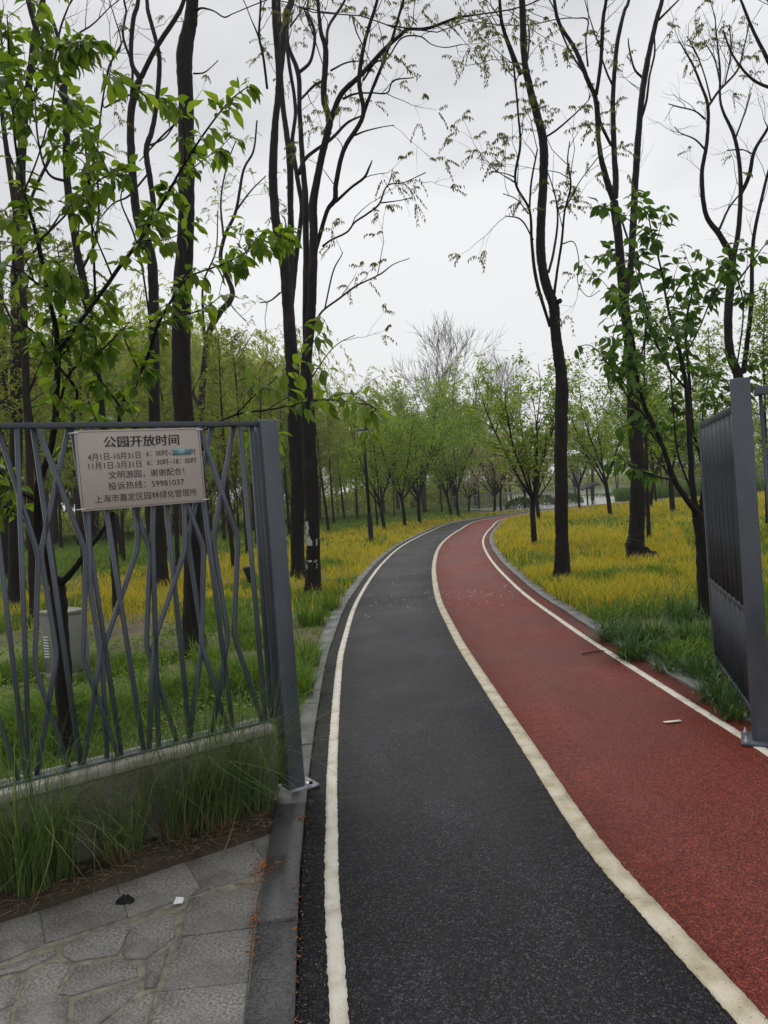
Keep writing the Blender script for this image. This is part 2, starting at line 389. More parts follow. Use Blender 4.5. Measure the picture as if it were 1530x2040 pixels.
def near_in(o):                                     # the asphalt lane is a little narrower at the gate
    y = CL[:, 1]; k = np.clip((8 - y) / 4.5, 0, 1); k = k * k * (3 - 2 * k); return o + (.05 * k + .04 * np.exp(-((y - 3.2) / .8) ** 2) if o < -1 else 0 * k)
def strip(name, a, b, z, material, jit=0.0, thick=.0, parent=None):
    ja = nr.normal(size=len(CL)) * jit; jb = nr.normal(size=len(CL)) * jit
    A = CL + NM * (near_in(a) + ja)[:, None]; B = CL + NM * (near_in(b) + jb)[:, None]; n = len(CL)
    cols = [A + (B - A) * t for t in (0, .33, .67, 1)]
    zs = [z, z, z, z]
    if thick: cols = [A] + cols + [B]; zs = [z - thick] + zs + [z - thick]
    V = np.concatenate([np.c_[c, np.full(n, zz)] for c, zz in zip(cols, zs)])
    i = np.arange(n - 1); Q = np.concatenate([np.stack([k * n + i, (k + 1) * n + i, (k + 1) * n + i + 1, k * n + i + 1], 1) for k in range(len(cols) - 1)])
    return add_obj(name, raw_mesh(name, V, None, Q), material, parent)
E_L, E_R = -1.335, 1.40
gs = 900
me = raw_mesh('ground', [(-gs, -60, -.035), (gs, -60, -.035), (gs, gs * 2, -.035), (-gs, gs * 2, -.035)], None, [(0, 1, 2, 3)])
tag(add_obj('ground', me, M['ground']), 'mossy soil ground under the lawns and trees', 'ground', kind='structure')
tag(strip('asphalt_lane', E_L, .03, 0, M['asphalt'], .004, .06), 'dark wet asphalt walking lane', 'path', kind='structure')
tag(strip('red_lane', .03, E_R, .0, M['red'], .003, .06), 'brick red running lane', 'path', kind='structure')
def mk(name, a, b, label, material):
    tag(strip(name, a, b, .005, material, .0016, .004), label, 'line marking', kind='structure')
mk('edge_line', -1.238, -1.180, 'cream edge line on the asphalt lane', M['paint'])
mk('centre_line', -.045, .043, 'worn cream line between the asphalt and red lanes', M['paint_worn'])
mk('edge_line', 1.20, 1.256, 'cream edge line on the red lane', M['paint'])

def kerb(name, off0, off1, s0, s1, label, near_dark):
    base = empty(name, (*CL[0], 0), label, 'kerb'); base['kind'] = 'structure'; del base['category']
    s = s0; k = 0
    while s < s1:
        L = .98 + rng.uniform(-.04, .04); q = np.linspace(s + .004, s + L - .004, 4)
        P = np.stack([np.interp(q, ss, CL[:, j]) for j in (0, 1)], 1); Nn = np.stack([np.interp(q, ss, NM[:, j]) for j in (0, 1)], 1)
        q0_, q1_ = (np.interp(q, ss, near_in(o_))[:, None] for o_ in (off0, off1)); poly = np.vstack([P + Nn * q0_, (P + Nn * q1_)[::-1]])
        z = .018 + rng.uniform(-.004, .006)
        mb = MB(); n = len(poly); V = [(*a, -.1) for a in poly] + [(*a, z - .004) for a in poly]
        c = poly.mean(0); ins = poly + (c - poly) / np.linalg.norm(c - poly, axis=1, keepdims=True) * .005; V += [(*a, z) for a in ins]
        Q = []
        for i in range(n):
            j = (i + 1) % n; Q += [(i, n + i, n + j, j), (n + i, 2 * n + i, 2 * n + j, n + j)]
        for i in range(3): Q.append((2 * n + i, 2 * n + n - 1 - i, 2 * n + n - 2 - i, 2 * n + i + 1))
        V = np.array(V); mid = np.array([*c, 0]); mb.add(V - mid, None, Q)
        dark = near_dark and P[0][1] < 3.9
        o = mb.build('kerb_stone', M['kerb_dark'] if dark else M['kerb'], base); o.location = Vector(mid) - base.location
        s += L; k += 1
smax = ss[-1] - 8
kerb('left_kerb', E_L - .155, E_L - .006, 1.0, smax, 'row of flat grey kerb stones along the asphalt lane', True)
kerb('right_kerb', E_R + .006, E_R + .15, 1.0, smax - 6, 'row of flat wet kerb stones along the red lane', False)

# ------------------------------------------------------------------ paving by the wall (traced slab joints)
def pv(x, y): return g(x / 2.39, 1650 + y / 2.39)[:2]
edgeP = [g(0, 1838)[:2], g(545, 1658)[:2]]           # paving edge at the planting strip
dir_f = np.array(edgeP[1]) - np.array(edgeP[0]); dir_f /= np.linalg.norm(dir_f)
pave = empty('stone_paving', (-1.2, 2.2, 0), 'irregular granite paving with sandy joints in front of the wall', 'paving'); pave['kind'] = 'structure'; del pave['category']
far0 = np.array(edgeP[0]) - dir_f * 4
mb = MB()
kx = lambda y: np.interp(y, CL[:, 1], CL[:, 0] + NM[:, 0] * near_in(E_L - .157))
yl = float(edgeP[1][1]); ys = np.linspace(yl, -3.0, 14)
poly = [far0, edgeP[1]] + [(kx(y) - .002, y) for y in ys[0:]] + [(far0[0], -3.0)]
me = bpy.data.meshes.new('mortar_bed'); me.from_pydata([(a + 1.2, b - 2.2, -.005) for a, b in poly], [], [list(range(len(poly)))]); me.update()
add_obj('mortar_bed', me, M['mortar'], pave)
slabs = [[(0, 450), (185, 394), (213, 546), (0, 636)], [(190, 392), (550, 277), (578, 332), (605, 424), (218, 544)],
 [(556, 275), (880, 162), (950, 279), (897, 324), (612, 424), (583, 330)], [(886, 160), (1190, 66), (1258, 155), (1238, 206), (908, 320), (956, 280)],
 [(1196, 64), (1300, 20), (1264, 152)], [(305, 545), (598, 447), (612, 482), (560, 600), (345, 632), (298, 598)],
 [(622, 474), (768, 402), (825, 418), (828, 515), (695, 618), (602, 618), (580, 588)], [(355, 658), (572, 618), (645, 655), (655, 700), (345, 793), (282, 785)],
 [(125, 695), (272, 620), (330, 660), (262, 785), (325, 815), (315, 960), (65, 960), (82, 850)], [(358, 820), (652, 722), (662, 768), (525, 888), (430, 960), (345, 960)],
 [(700, 632), (806, 566), (742, 752), (688, 760)], [(545, 900), (690, 785), (732, 795), (690, 960), (490, 960)],
 [(-60, 742), (98, 702), (62, 836), (-60, 880)], [(-60, 690), (262, 578), (262, 596), (110, 676), (-60, 712)], [(-60, 895), (50, 862), (40, 960), (-60, 960)],
 [(900, 331), (1240, 268), (1206, 470), (866, 512)], [(852, 519), (1203, 476), (1180, 728), (770, 774)], [(760, 780), (1178, 733), (1152, 1010), (705, 1010)]]
for p in slabs:
    q = np.array([pv(*a) for a in p]); c = q.mean(0); q = q + (c - q) / np.linalg.norm(c - q, axis=1, keepdims=True) * -.0015
    mb = MB(); mb.prism(q - c, -.03, rng.uniform(-.0015, .0015), .003); o = mb.build('slab', M['slab'], pave); o.location = (c[0] + 1.2, c[1] - 2.2, 0)
for i in range(7):                                   # plain slabs going on towards and behind the viewer
    for j in range(9):
        x0 = -1.02 - i * .52; y0 = 1.80 - j * .5
        if i > 2 or j > 0:
            ok = x0 + .5 < kx(y0) and (y0 + .5 < edgeP[0][1] + (x0 - edgeP[0][0]) * dir_f[1] / dir_f[0])
            ok = ok and not (y0 + .48 > 1.86 and x0 + .5 > -1.62)
            if ok:
                mb = MB(); mb.prism(np.array([(0, 0), (.505, 0), (.505, .485), (0, .485)]), -.03, rng.uniform(-.001, .004), .004)
                o = mb.build('slab', M['slab'], pave); o.location = (x0 + 1.2, y0 - 2.2, 0)

# ------------------------------------------------------------------ fence line
POST = g(592, 1572); rail_l = None
ztop = 2.0
FP0 = np.array([POST[0] - .02, POST[1], 0])
# the top rail is level: its two ends in the picture fix the direction of the fence
dA = ray(512, 832); A_ = CC + dA * ((ztop - EYE) / dA[2]); dB = ray(0, 834); B_ = CC + dB * ((ztop - EYE) / dB[2])
fdir = (B_ - A_)[:2]; fdir /= np.linalg.norm(fdir); fdir = np.array([*fdir, 0])      # towards the left
fn = np.array([fdir[1], -fdir[0], 0]);  fn = fn if fn[1] < 0 else -fn                 # towards the viewer
fang = math.atan2(fdir[1], fdir[0])
ZW = .40
# wall
wl_len = 5.0
wc = FP0 + fdir * (wl_len / 2 + .13) 
wall = empty('low_wall', (wc[0], wc[1], 0), 'low stained concrete wall carrying the grey fence', 'wall')
mb = MB(); mb.box((0, 0, ZW / 2 - .07 - .02), wl_len, .20, ZW + .10, fang); mb.build('wall_body', M['concrete'], wall, bevel=.01)
mb = MB(); mb.box((0, 0, ZW - .02), wl_len + .006, .214, .045, fang); mb.build('coping', M['coping'], wall, bevel=.008)
# soil strip
q0, q1 = np.array(edgeP[0]) - dir_f * 4, np.array(edgeP[1]); w0 = (wc - fdir * (wl_len / 2 + .12))[:2]; w1 = (wc + fdir * (wl_len / 2 + .5))[:2]
gx, gy = np.meshgrid(np.linspace(0, 1, 60), np.linspace(0, 1, 14))
Pn = (q0[None] * (1 - gx.ravel()[:, None]) + q1[None] * gx.ravel()[:, None]) * (1 - gy.ravel()[:, None]) + (w1[None] * (1 - gx.ravel()[:, None]) + np.array([FP0[0] + .02, FP0[1] - .12])[None] * gx.ravel()[:, None]) * gy.ravel()[:, None]
zz = -.012 + .05 * vnoise(Pn[:, 0], Pn[:, 1], .12, 3) * np.minimum(1, gy.ravel() * 4)
i, j = np.meshgrid(np.arange(59), np.arange(13)); b = (j * 60 + i).ravel()
tag(add_obj('planting_soil', raw_mesh('planting_soil', np.c_[Pn, zz], None, np.stack([b, b + 1, b + 61, b + 60], 1), True), M['soil']), 'strip of dark soil between the paving and the wall', 'soil', kind='structure')

fence = empty('steel_fence', (FP0[0] + fdir[0] * .5, FP0[1] + fdir[1] * .5, ZW), 'grey steel fence with crossing bent bars on the low wall', 'fence')
fo = np.array(fence.location)
def fpart(mb, name, m=M['steel'], bevel=.003): return mb.build(name, m, fence, fo, bevel=bevel)
UZ = np.array([0, 0, 1.0])
mb = MB(); c = FP0 + fdir * .0 + UZ * 1.0; hw = .05
mb.obox(c, fdir * hw, fn * hw, UZ * 1.0); post = fpart(mb, 'post', bevel=.008)
mb = MB(); mb.obox(FP0 + UZ * .012, fdir * .06 , fn * .075, UZ * .008); mb.obox(FP0 + UZ * .012 - fdir * .09, fdir * .03, fn * .075, UZ * .008)
mb.build('base_plate', M['zinc'], post, fo)
for k in (-1, 1):
    mb = MB(); mb.lathe(FP0 - fdir * .085 + fn * .045 * k + UZ * .02, [(.011, 0), (.011, .012), (.0, .012)], 6); mb.build('bolt', M['black'], post, fo)
mb = MB(); mb.obox(FP0 + fdir * .078 + UZ * (ZW + ztop) / 2 + UZ * -.02, fdir * .012, fn * .02, UZ * (ztop - ZW - .08) / 2); fpart(mb, 'end_stile', M['steel_dark'])
mb = MB(); mb.obox(FP0 + fdir * (2.45 + .05) + UZ * (ztop - .018), fdir * 2.45, fn * .022, UZ * .013); fpart(mb, 'top_rail', M['steel_dark'])
mb = MB(); mb.obox(FP0 + fdir * (2.45 + .05) + UZ * (ZW + .009), fdir * 2.45, fn * .035, UZ * .005); fpart(mb, 'bottom_rail', M['steel'])
ZB, ZT = ZW + .012, ztop - .031
def bar_from(pts2, lay, name='bar', parent=None, off=None, origin=None, d=None, nrm=None, bw=.0098, bd=.0115, mt=None):
    # pts2: (distance along the fence, height); a flat bar swept along it
    d = fdir if d is None else d; nrm = fn if nrm is None else nrm; origin = FP0 if origin is None else origin
    P = np.array(pts2, float)
    Pc = []                                           # short rounded bends
    for i in range(len(P)):
        if 0 < i < len(P) - 1:
            for t in (.0, .33, .67, 1.0):
                a = P[i] + (P[i - 1] - P[i]) / max(np.linalg.norm(P[i - 1] - P[i]), .001) * .04; b_ = P[i] + (P[i + 1] - P[i]) / max(np.linalg.norm(P[i + 1] - P[i]), .001) * .04
                Pc.append(a * (1 - t) ** 2 + P[i] * 2 * t * (1 - t) + b_ * t * t)
        else: Pc.append(P[i])
    P = np.array(Pc); T_ = np.gradient(P, axis=0); T_ /= np.linalg.norm(T_, axis=1, keepdims=True); Sd = np.stack([T_[:, 1], -T_[:, 0]], 1)
    T_[0] = T_[1]; 
    V = []
    for p, s_ in zip(P, Sd):
        wv = np.array([bw / max(abs(s_[0]), .5) * np.sign(s_[0] if s_[0] else 1), 0])
        for a, b_ in ((-1, -1), (1, -1), (1, 1), (-1, 1)):
            q = p + wv * a; V.append(origin + d * q[0] + UZ * q[1] + nrm * (lay + bd * b_))
    n = len(P); Q = [(i * 4 + k, i * 4 + (k + 1) % 4, i * 4 + 4 + (k + 1) % 4, i * 4 + 4 + k) for i in range(n - 1) for k in range(4)] + [(3, 2, 1, 0), (n * 4 - 4, n * 4 - 3, n * 4 - 2, n * 4 - 1)]
    mb = MB(); mb.add(V, None, Q); return mb.build(name, mt or M['steel'], parent, off)
bars = [([(0, 230), (185, 735), (166, 1265), (330, 1740)], 0), ([(75, 85), (140, 1790)], 1), ([(155, 85), (385, 1725)], 0), ([(175, 85), (408, 720), (392, 1220), (560, 1690)], 1),
 ([(325, 95), (195, 720), (272, 1210), (175, 1770)], 0), ([(342, 85), (580, 1690)], 0), ([(440, 90), (682, 1670)], 1), ([(490, 85), (718, 710), (698, 1160), (845, 1630)], 0),
 ([(735, 85), (724, 640), (750, 1620)], 1), ([(640, 85), (658, 700), (487, 1200), (510, 1690)], 0), ([(405, 90), (428, 900), (476, 1200), (388, 1640)], 1), ([(755, 85), (905, 1580)], 0),
 ([(860, 85), (880, 700), (728, 1150), (706, 1640)], 1), ([(748, 85), (968, 700), (955, 1150), (1080, 1540)], 1), ([(925, 85), (1110, 1550)], 0), ([(1008, 90), (897, 660), (968, 1130), (905, 1590)], 0),
 ([(942, 85), (1130, 650), (1110, 1110), (1245, 1530)], 1), ([(1112, 90), (1018, 660), (1088, 1120), (1012, 1570)], 0), ([(1137, 85), (1262, 1525)], 1), ([(1197, 95), (1295, 1510)], 0),
 ([(-75, 85), (125, 1790)], 1), ([(-90, 85), (-70, 700), (-80, 1270), (90, 1800)], 0)]
fb = []
for pts, lay in bars:
    q = []
    for x, y in pts:
        P = on_plane(x / 2.39, 800 + y / 2.39, FP0, fn); q.append((float(np.dot(P - FP0, fdir)), float(P[2])))
    q[0] = (q[0][0], ZT); q[-1] = (q[-1][0], ZB)
    fb.append((q, lay)); bar_from(q, .0085 if lay else -.0085, parent=fence, off=fo)
for sh in (1.62, 3.2):                                # the fence runs on to the left, out of the picture
    for q, lay in fb[2:18]:
        q2 = [(a + sh, z) for a, z in q]
        if q2[0][0] < 4.8 and min(a for a, z in q2) > fb[20][0][0][0] + .02 and max(a for a, z in q2) < 4.85: bar_from(q2, .0085 if lay else -.0085, parent=fence, off=fo)

# sign on the fence
sn = fn; SO = FP0 + sn * .034
cs = [on_plane(x, y, SO, sn) for x, y in ((148, 859), (396, 851), (411, 1000), (161, 1019))]
uc = np.mean(cs, 0); ux = ((cs[1] - cs[0]) + (cs[2] - cs[3])); sw = np.linalg.norm(ux) / 2; ux /= np.linalg.norm(ux)
vy = np.cross(sn, ux); vy /= np.linalg.norm(vy); sh_ = (np.linalg.norm(cs[3] - cs[0]) + np.linalg.norm(cs[2] - cs[1])) / 2
sign = empty('notice_board', uc - UZ * sh_ / 2, 'pinkish beige opening hours notice board with black Chinese lettering tied to the fence', 'sign')
so_ = np.array(sign.location)
mb = MB(); mb.obox(uc, ux * sw / 2, vy * sh_ / 2, sn * .004); brd = mb.build('board', M['sign'], sign, so_, bevel=.002)
mb = MB()
for a, b_, hx, hy in ((0, .5 - .022, .5 - .012, 0), (0, -.5 + .022, .5 - .012, 0), (.5 - .014, 0, 0, .5 - .02), (-.5 + .014, 0, 0, .5 - .02)):
    mb.obox(uc + ux * sw * a + vy * sh_ * b_ + sn * .0046, ux * max(sw * hx, .0007), vy * max(sh_ * hy, .0007), sn * .0004)
mb.build('border_line', M['ink'], sign, so_)
def text_part(txt, u0, u1, v, hgt, bold=0.0, name='lettering'):
    bold = 0
    cu = bpy.data.curves.new(name, 'FONT'); cu.body = txt; cu.size = 1; cu.offset = bold; cu.resolution_u = 3; cu.align_x = 'LEFT'
    o = bpy.data.objects.new(name, cu); COL.objects.link(o); bpy.context.view_layer.update()
    me = bpy.data.meshes.new_from_object(o.evaluated_get(bpy.context.evaluated_depsgraph_get()))
    bpy.data.objects.remove(o); n = len(me.vertices); a = np.empty(n * 3, np.float32); me.vertices.foreach_get('co', a); a = a.reshape(-1, 3)
    lo, hi = a.min(0), a.max(0); X = (a[:, 0] - lo[0]) / (hi[0] - lo[0]); Yv = (a[:, 1] - (lo[1] + hi[1]) / 2) / (hi[1] - lo[1])
    P = uc[None] + ux[None] * ((u0 + (u1 - u0) * X - .5) * sw)[:, None] + vy[None] * ((.5 - v) * sh_ + Yv * hgt * sh_)[:, None] + sn[None] * (.0056 + .0004 * (v == .152)) - so_[None]
    me.vertices.foreach_set('co', P.astype(np.float32).ravel()); me.update(); me.name = name
    o = add_obj(name, me, M['ink'], sign); o['kind'] = 'stuff'; return o
text_part('公园开放时间', .21, .811, .155, .140)
text_part('公园开放时间', .2145, .8155, .152, .140)
text_part('4月1日-10月31日', .082, .487, .335, .088, .004)
text_part('6：00时~20：30时', .535, .948, .318, .082, .004)
text_part('11月1日-3月31日', .082, .487, .448, .088, .004)
text_part('6：30时~18：00时', .535, .948, .435, .082, .004)
text_part('文明游园，谢谢配合！', .225, .835, .572, .098, .006)
text_part('投诉热线：59981037', .215, .825, .710, .098, .006)
text_part('上海市嘉定区园林绿化管理所', .105, .925, .860, .098, .006)
mb = MB(); mb.obox(uc + ux * sw * (.832 - .5) + vy * sh_ * (.5 - .318) + sn * .0047, ux * sw * .075, vy * sh_ * .042, sn * .0005); mb.build('blue_tape', M['tape'], sign, so_)
for a, b_ in ((-.485, .47), (.485, .47), (.485, -.47), (-.485, -.47)):
    p0 = uc + ux * sw * a + vy * sh_ * b_ + sn * .006; e = np.sign(a)
    mb = MB(); mb.tube([p0 - ux * e * .01, p0, p0 + ux * e * .018 + sn * .002, p0 + ux * e * .03 - sn * .02], .0032, 6); mb.build('cable_tie', M['white'], sign, so_)

# ------------------------------------------------------------------ right gate post, leaf and fence
GP = g(1512, 1478); GP = np.array([GP[0] + .02, GP[1], 0])
gr = empty('gate_post', GP, 'thick square grey steel post at the right side of the entrance', 'post'); go = np.array(gr.location)
ga = R(-24); gdx = np.array([math.cos(ga), math.sin(ga), 0]); gdy = np.array([-math.sin(ga), math.cos(ga), 0])
mb = MB(); mb.obox(GP + UZ * 1.03, gdx * .052, gdy * .052, UZ * 1.03); mb.build('post', M['steel'], gr, go, bevel=.006)
mb = MB(); mb.obox(GP + UZ * .012, gdx * .11, gdy * .11, UZ * .008); mb.build('base_plate', M['steel'], gr, go, bevel=.002)
for sx in (-1, 1):
    for sy in (-1, 1):
        mb = MB(); mb.lathe(GP + gdx * .085 * sx + gdy * .085 * sy + UZ * .02, [(.012, 0), (.012, .012), (.006, .012), (.006, .03), (0, .03)], 8); mb.build('bolt', M['zinc'], gr, go)
# leaf opened into the park
LF = g(1427, 1312, .1); H0 = GP + gdy * .10 - gdx * .01
ld = np.array([LF[0] - H0[0], LF[1] - H0[1], 0]); ll = np.linalg.norm(ld); ld /= ll; ln = np.array([-ld[1], ld[0], 0])
leaf = empty('gate_leaf', H0 + ld * ll / 2 + UZ * .1, 'narrow grey barred gate leaf standing open beside the right post', 'gate'); lo_ = np.array(leaf.location)
gz0, gz1 = .10, 1.93
for z, nm, t in ((gz0 + .02, 'bottom_rail', .02), (.72, 'middle_rail', .014), (gz1 - .02, 'top_rail', .02)):
    mb = MB(); mb.obox(H0 + ld * ll / 2 + UZ * z, ld * (ll / 2 - .04), ln * .022, UZ * t); mb.build(nm, M['steel_dark'], leaf, lo_, bevel=.002)
for s_ in (.02, ll - .02):
    mb = MB(); mb.obox(H0 + ld * s_ + UZ * (gz0 + gz1) / 2, ld * .02, ln * .022, UZ * (gz1 - gz0) / 2); mb.build('stile', M['steel'], leaf, lo_, bevel=.002)
nb = 17
for k in range(nb):
    s_ = .09 + (ll - .18) * k / (nb - 1); am = .022 * (1 if k % 2 else -1)
    bar_from([(s_, gz0 + .042), (s_ + am, .705)], .0, 'bar', leaf, lo_, H0, ld, ln, .007, .020, M['steel_dark'])
    bar_from([(s_ + am, .735), (s_ + am * .4, 1.15), (s_ - am, 1.55), (s_, gz1 - .042)], .0, 'bar', leaf, lo_, H0, ld, ln, .007, .020, M['steel_dark'])
for z in (.45, 1.55):
    mb = MB(); mb.tube([H0 - ld * .04 + UZ * (z - .05), H0 - ld * .04 + UZ * (z + .05)], .016, 10); mb.build('hinge', M['steel_dark'], leaf, lo_)
mb = MB(); pz = H0 + ld * (ll - .25) - ln * .03 + UZ * .92; mb.tube([pz, pz - ln * .03], .012, 8); mb.obox(pz - ln * .035, ld * .03, ln * .006, UZ * .012); mb.build('latch', M['steel_dark'], leaf, lo_)
# fence going on to the right of the post
rd = np.array([math.cos(R(24)), -math.sin(R(24)), 0]); rn = np.array([rd[1], -rd[0], 0])
rf = empty('steel_fence', GP + rd * .3, 'grey steel fence starting at the right gate post, at the picture edge', 'fence'); ro = np.array(rf.location)
for z, nm in ((1.98, 'top_rail'), (ZW, 'bottom_rail')):
    mb = MB(); mb.obox(GP + rd * 1.57 + UZ * z, rd * 1.5, rn * .028, UZ * .024); mb.build(nm, M['steel'], rf, ro, bevel=.002)
for q, lay in fb[:20]:
    q2 = [(a + .02, z - .0) for a, z in q]
    q2[0] = (q2[0][0], 1.955); q2[-1] = (q2[-1][0], ZW + .025)
    if max(a for a, z in q2) < 3: bar_from(q2, .0085 if lay else -.0085, 'bar', rf, ro, GP, rd, rn)
wv = GP + rd * 1.62
wall2 = empty('low_wall', (wv[0], wv[1], 0), 'low concrete wall under the right hand fence', 'wall')
mb = MB(); mb.box((0, 0, ZW / 2 - .08), 2.9, .2, ZW + .08, R(-24)); mb.build('wall_body', M['concrete'], wall2, bevel=.01)

# ------------------------------------------------------------------ trees: tools
def ground_of(px, py): q = g(px, py); return np.array([q[0], q[1], -.035])
def copy_tree(o, loc, rz, sc, label, group=None, name=None):
    c = o.copy(); COL.objects.link(c); c.location = [float(k) for k in loc]; c.rotation_euler.z = rz; c.scale = (sc, sc, sc)
    c['label'] = label
    if group: c['group'] = group
    elif 'group' in c: del c['group']
    for ch in KIDS[o.name]:
        d = ch.copy(); COL.objects.link(d); d.parent = c
    return c
KIDS = {}
def unit(v): return v / max(np.linalg.norm(v), 1e-9)
def grow(rg, P0, d, L, r0, r1, nseg, wob, trop):
    P = [np.array(P0, float)]; d = unit(np.array(d, float)); st = L / nseg
    for i in range(nseg):
        d = unit(d + rg.normal(size=3) * wob + np.array([0, 0, trop])); P.append(P[-1] + d * st)
    return np.array(P), np.linspace(r0, r1, nseg + 1)
def side_dir(rg, t, ang):
    a = rg.normal(size=3); a = unit(a - t * np.dot(a, t)); return unit(t * math.cos(ang) + a * math.sin(ang))
def sample(P, f):
    k = min(int(f * (len(P) - 1)), len(P) - 2); u = f * (len(P) - 1) - k
    return P[k] * (1 - u) + P[k + 1] * u, unit(P[k + 1] - P[k]), k, u

def pinnate(rg, P, D, n=7, L=.22, lf=.075):          # a compound leaf: leaflets hanging along a thin stalk
    P0s = []; D0s = []
    d = unit(D)
    s_ = unit(np.cross(d, [0, 0, 1.0]) + 1e-6)
    for k in range(n):
        f = (k + 1) / n; q = P + d * L * f - np.array([0, 0, 1]) * L * .45 * f * f
        for e in (-1, 1):
            P0s.append(q); D0s.append(unit(d * .35 + s_ * e * .5 + np.array([0, 0, -1.0]) + rg.normal(size=3) * .2))
    return P0s, D0s

def tall_tree(name, base, branches, label, bark, group=None, sides=10, leafy=1.0, leaf='bronze_leaf', seed=1, extra_above=True, twigs=1.0, root=True, parts=None):
    """branches: list of (pixel polyline [(x, y, width px)], depth offset at start, depth offset at end)"""
    rg = np.random.default_rng(seed); Y = base[1]
    t = empty(name, base, label, 'tree', group)
    wood = MB(); tw = MB(); LP = []; LD = []
    for bi, (pts, d0, d1) in enumerate(branches):
        h0, h1 = pts[0][1], pts[-1][1]; P = []; W = []
        for k, (x, y, wd) in enumerate(pts):
            f = k / max(len(pts) - 1, 1); yy = Y + d0 + (d1 - d0) * f
            P.append(at(x, y, yy)); W.append(wd / 2 * yy / FPX)
        P = np.array(P)
        if bi == 0 and root:
            P[0] = base; dz = P[1] - P[0]
            P = np.vstack([base + np.array([0, 0, -.15]), P]); W = [W[0] * 1.15, W[0] * 1.08] + W[1:]
        PS = smooth_poly(np.c_[P, W], 12 if W[0] > .06 else 6); rad = np.maximum(PS[:, 3], .003); PP = PS[:, :3].copy()
        
        PP[1:-1] += rg.normal(size=(len(PP) - 2, 3)) * rad[1:-1, None] * .03
        wood.tube(PP, rad, 16 if rad[0] > .06 else 10 if rad[0] > .03 else 6, True, .05 if rad[0] > .03 else 0, bi == 0 and root)
        Lb = np.sum(np.linalg.norm(np.diff(PP, axis=0), axis=1))
        if extra_above and pts[-1][1] < 40:          # goes on above the picture
            e, re = grow(rg, PP[-1], unit(PP[-1] - PP[-3]), 1.6 + rg.random() * 1.2, rad[-1], .006, 8, .10, .03); tw.tube(e, re, 6)
            for q in range(int(7 * twigs)):
                p_, tt, _, _ = sample(e, .2 + .75 * rg.random()); f, rf_ = grow(rg, p_, side_dir(rg, tt, .7), .5 + rg.random() * .9, .008, .002, 5, .16, .04); tw.tube(f, rf_, 4)
                for z in range(3):
                    p2, t2, _, _ = sample(f, .3 + .65 * rg.random())
                    if rg.random() < leafy: a, b_ = pinnate(rg, p2, side_dir(rg, t2, .9)); LP += a; LD += b_
        nt_ = int(twigs * Lb * (1.5 if rad[0] < .05 else .55) * (0 if (bi == 0 and rad[0] > .09 and Lb > 5) else 1))
        for q in range(nt_):                         # side twigs
            p_, tt, k_, _ = sample(PP, .25 + .75 * rg.random()); rr = min(.008, rad[k_] * .6)
            f, rf_ = grow(rg, p_, side_dir(rg, tt, .75), .35 + rg.random() * .9, rr, .002, 6, .2, .05); tw.tube(f, rf_, 4)
            for z in range(2):
                p2, t2, _, _ = sample(f, .25 + .5 * rg.random()); f2, r2 = grow(rg, p2, side_dir(rg, t2, .7), .15 + rg.random() * .4, .003, .0015, 3, .2, .04); tw.tube(f2, r2, 3)
                if rg.random() < leafy:
                    for v in range(2): a, b_ = pinnate(rg, f2[-1], side_dir(rg, unit(f2[-1] - f2[-2]), .8), 5 + int(rg.random() * 3)); LP += a; LD += b_
            if rg.random() < leafy:
                for v in range(3): a, b_ = pinnate(rg, f[-1], side_dir(rg, unit(f[-1] - f[-2]), 1.0), 6); LP += a; LD += b_
    wood.build('trunk', bark, t, base, True)
    if tw.n: tw.build('twigs', bark, t, base, True)['kind'] = 'stuff'
    if LP:
        LP = np.array(LP) - base; o = add_obj('foliage', leaves_mesh('foliage', LP, np.array(LD), nr.uniform(.05, .085, len(LP)), nr.uniform(.018, .028, len(LP)), .15), M[leaf], t); o['kind'] = 'stuff'
    return t

T5x = lambda l: [(930 + x / 2.488, y / 2.488, w_) for x, y, w_ in l]
T7x = lambda l: [(450 + x / 2.487, y / 2.487, w_) for x, y, w_ in l]
T6x = lambda l: [(x / 2.488, y / 2.488, w_) for x, y, w_ in l]

# --- straight thick trunk behind the notice board
tall_tree('tall_tree', ground_of(386, 1300), [([(386, 1300, 42), (384, 1200, 38), (386, 1060, 38), (375, 900, 38), (364, 804, 37), (361, 643, 35), (370, 442, 33), (372, 241, 29), (367, 116, 31), (380, 40, 25), (383, 0, 24), (392, -150, 20), (400, -320, 15)], 0, 0),
    (T6x([(965, 60, 5), (1000, 40, 4), (1060, 55, 3), (1110, 85, 3), (1150, 70, 2)]), 0, -.3), (T6x([(960, 365, 4), (1010, 360, 3), (1050, 330, 2), (1080, 300, 2)]), 0, .4),
    (T6x([(900, 590, 5), (840, 640, 4), (780, 700, 4), (690, 800, 2)]), 0, .5)], 'thickest straight dark trunk behind the notice board', M['bark'], seed=3, leafy=.25, twigs=.7)
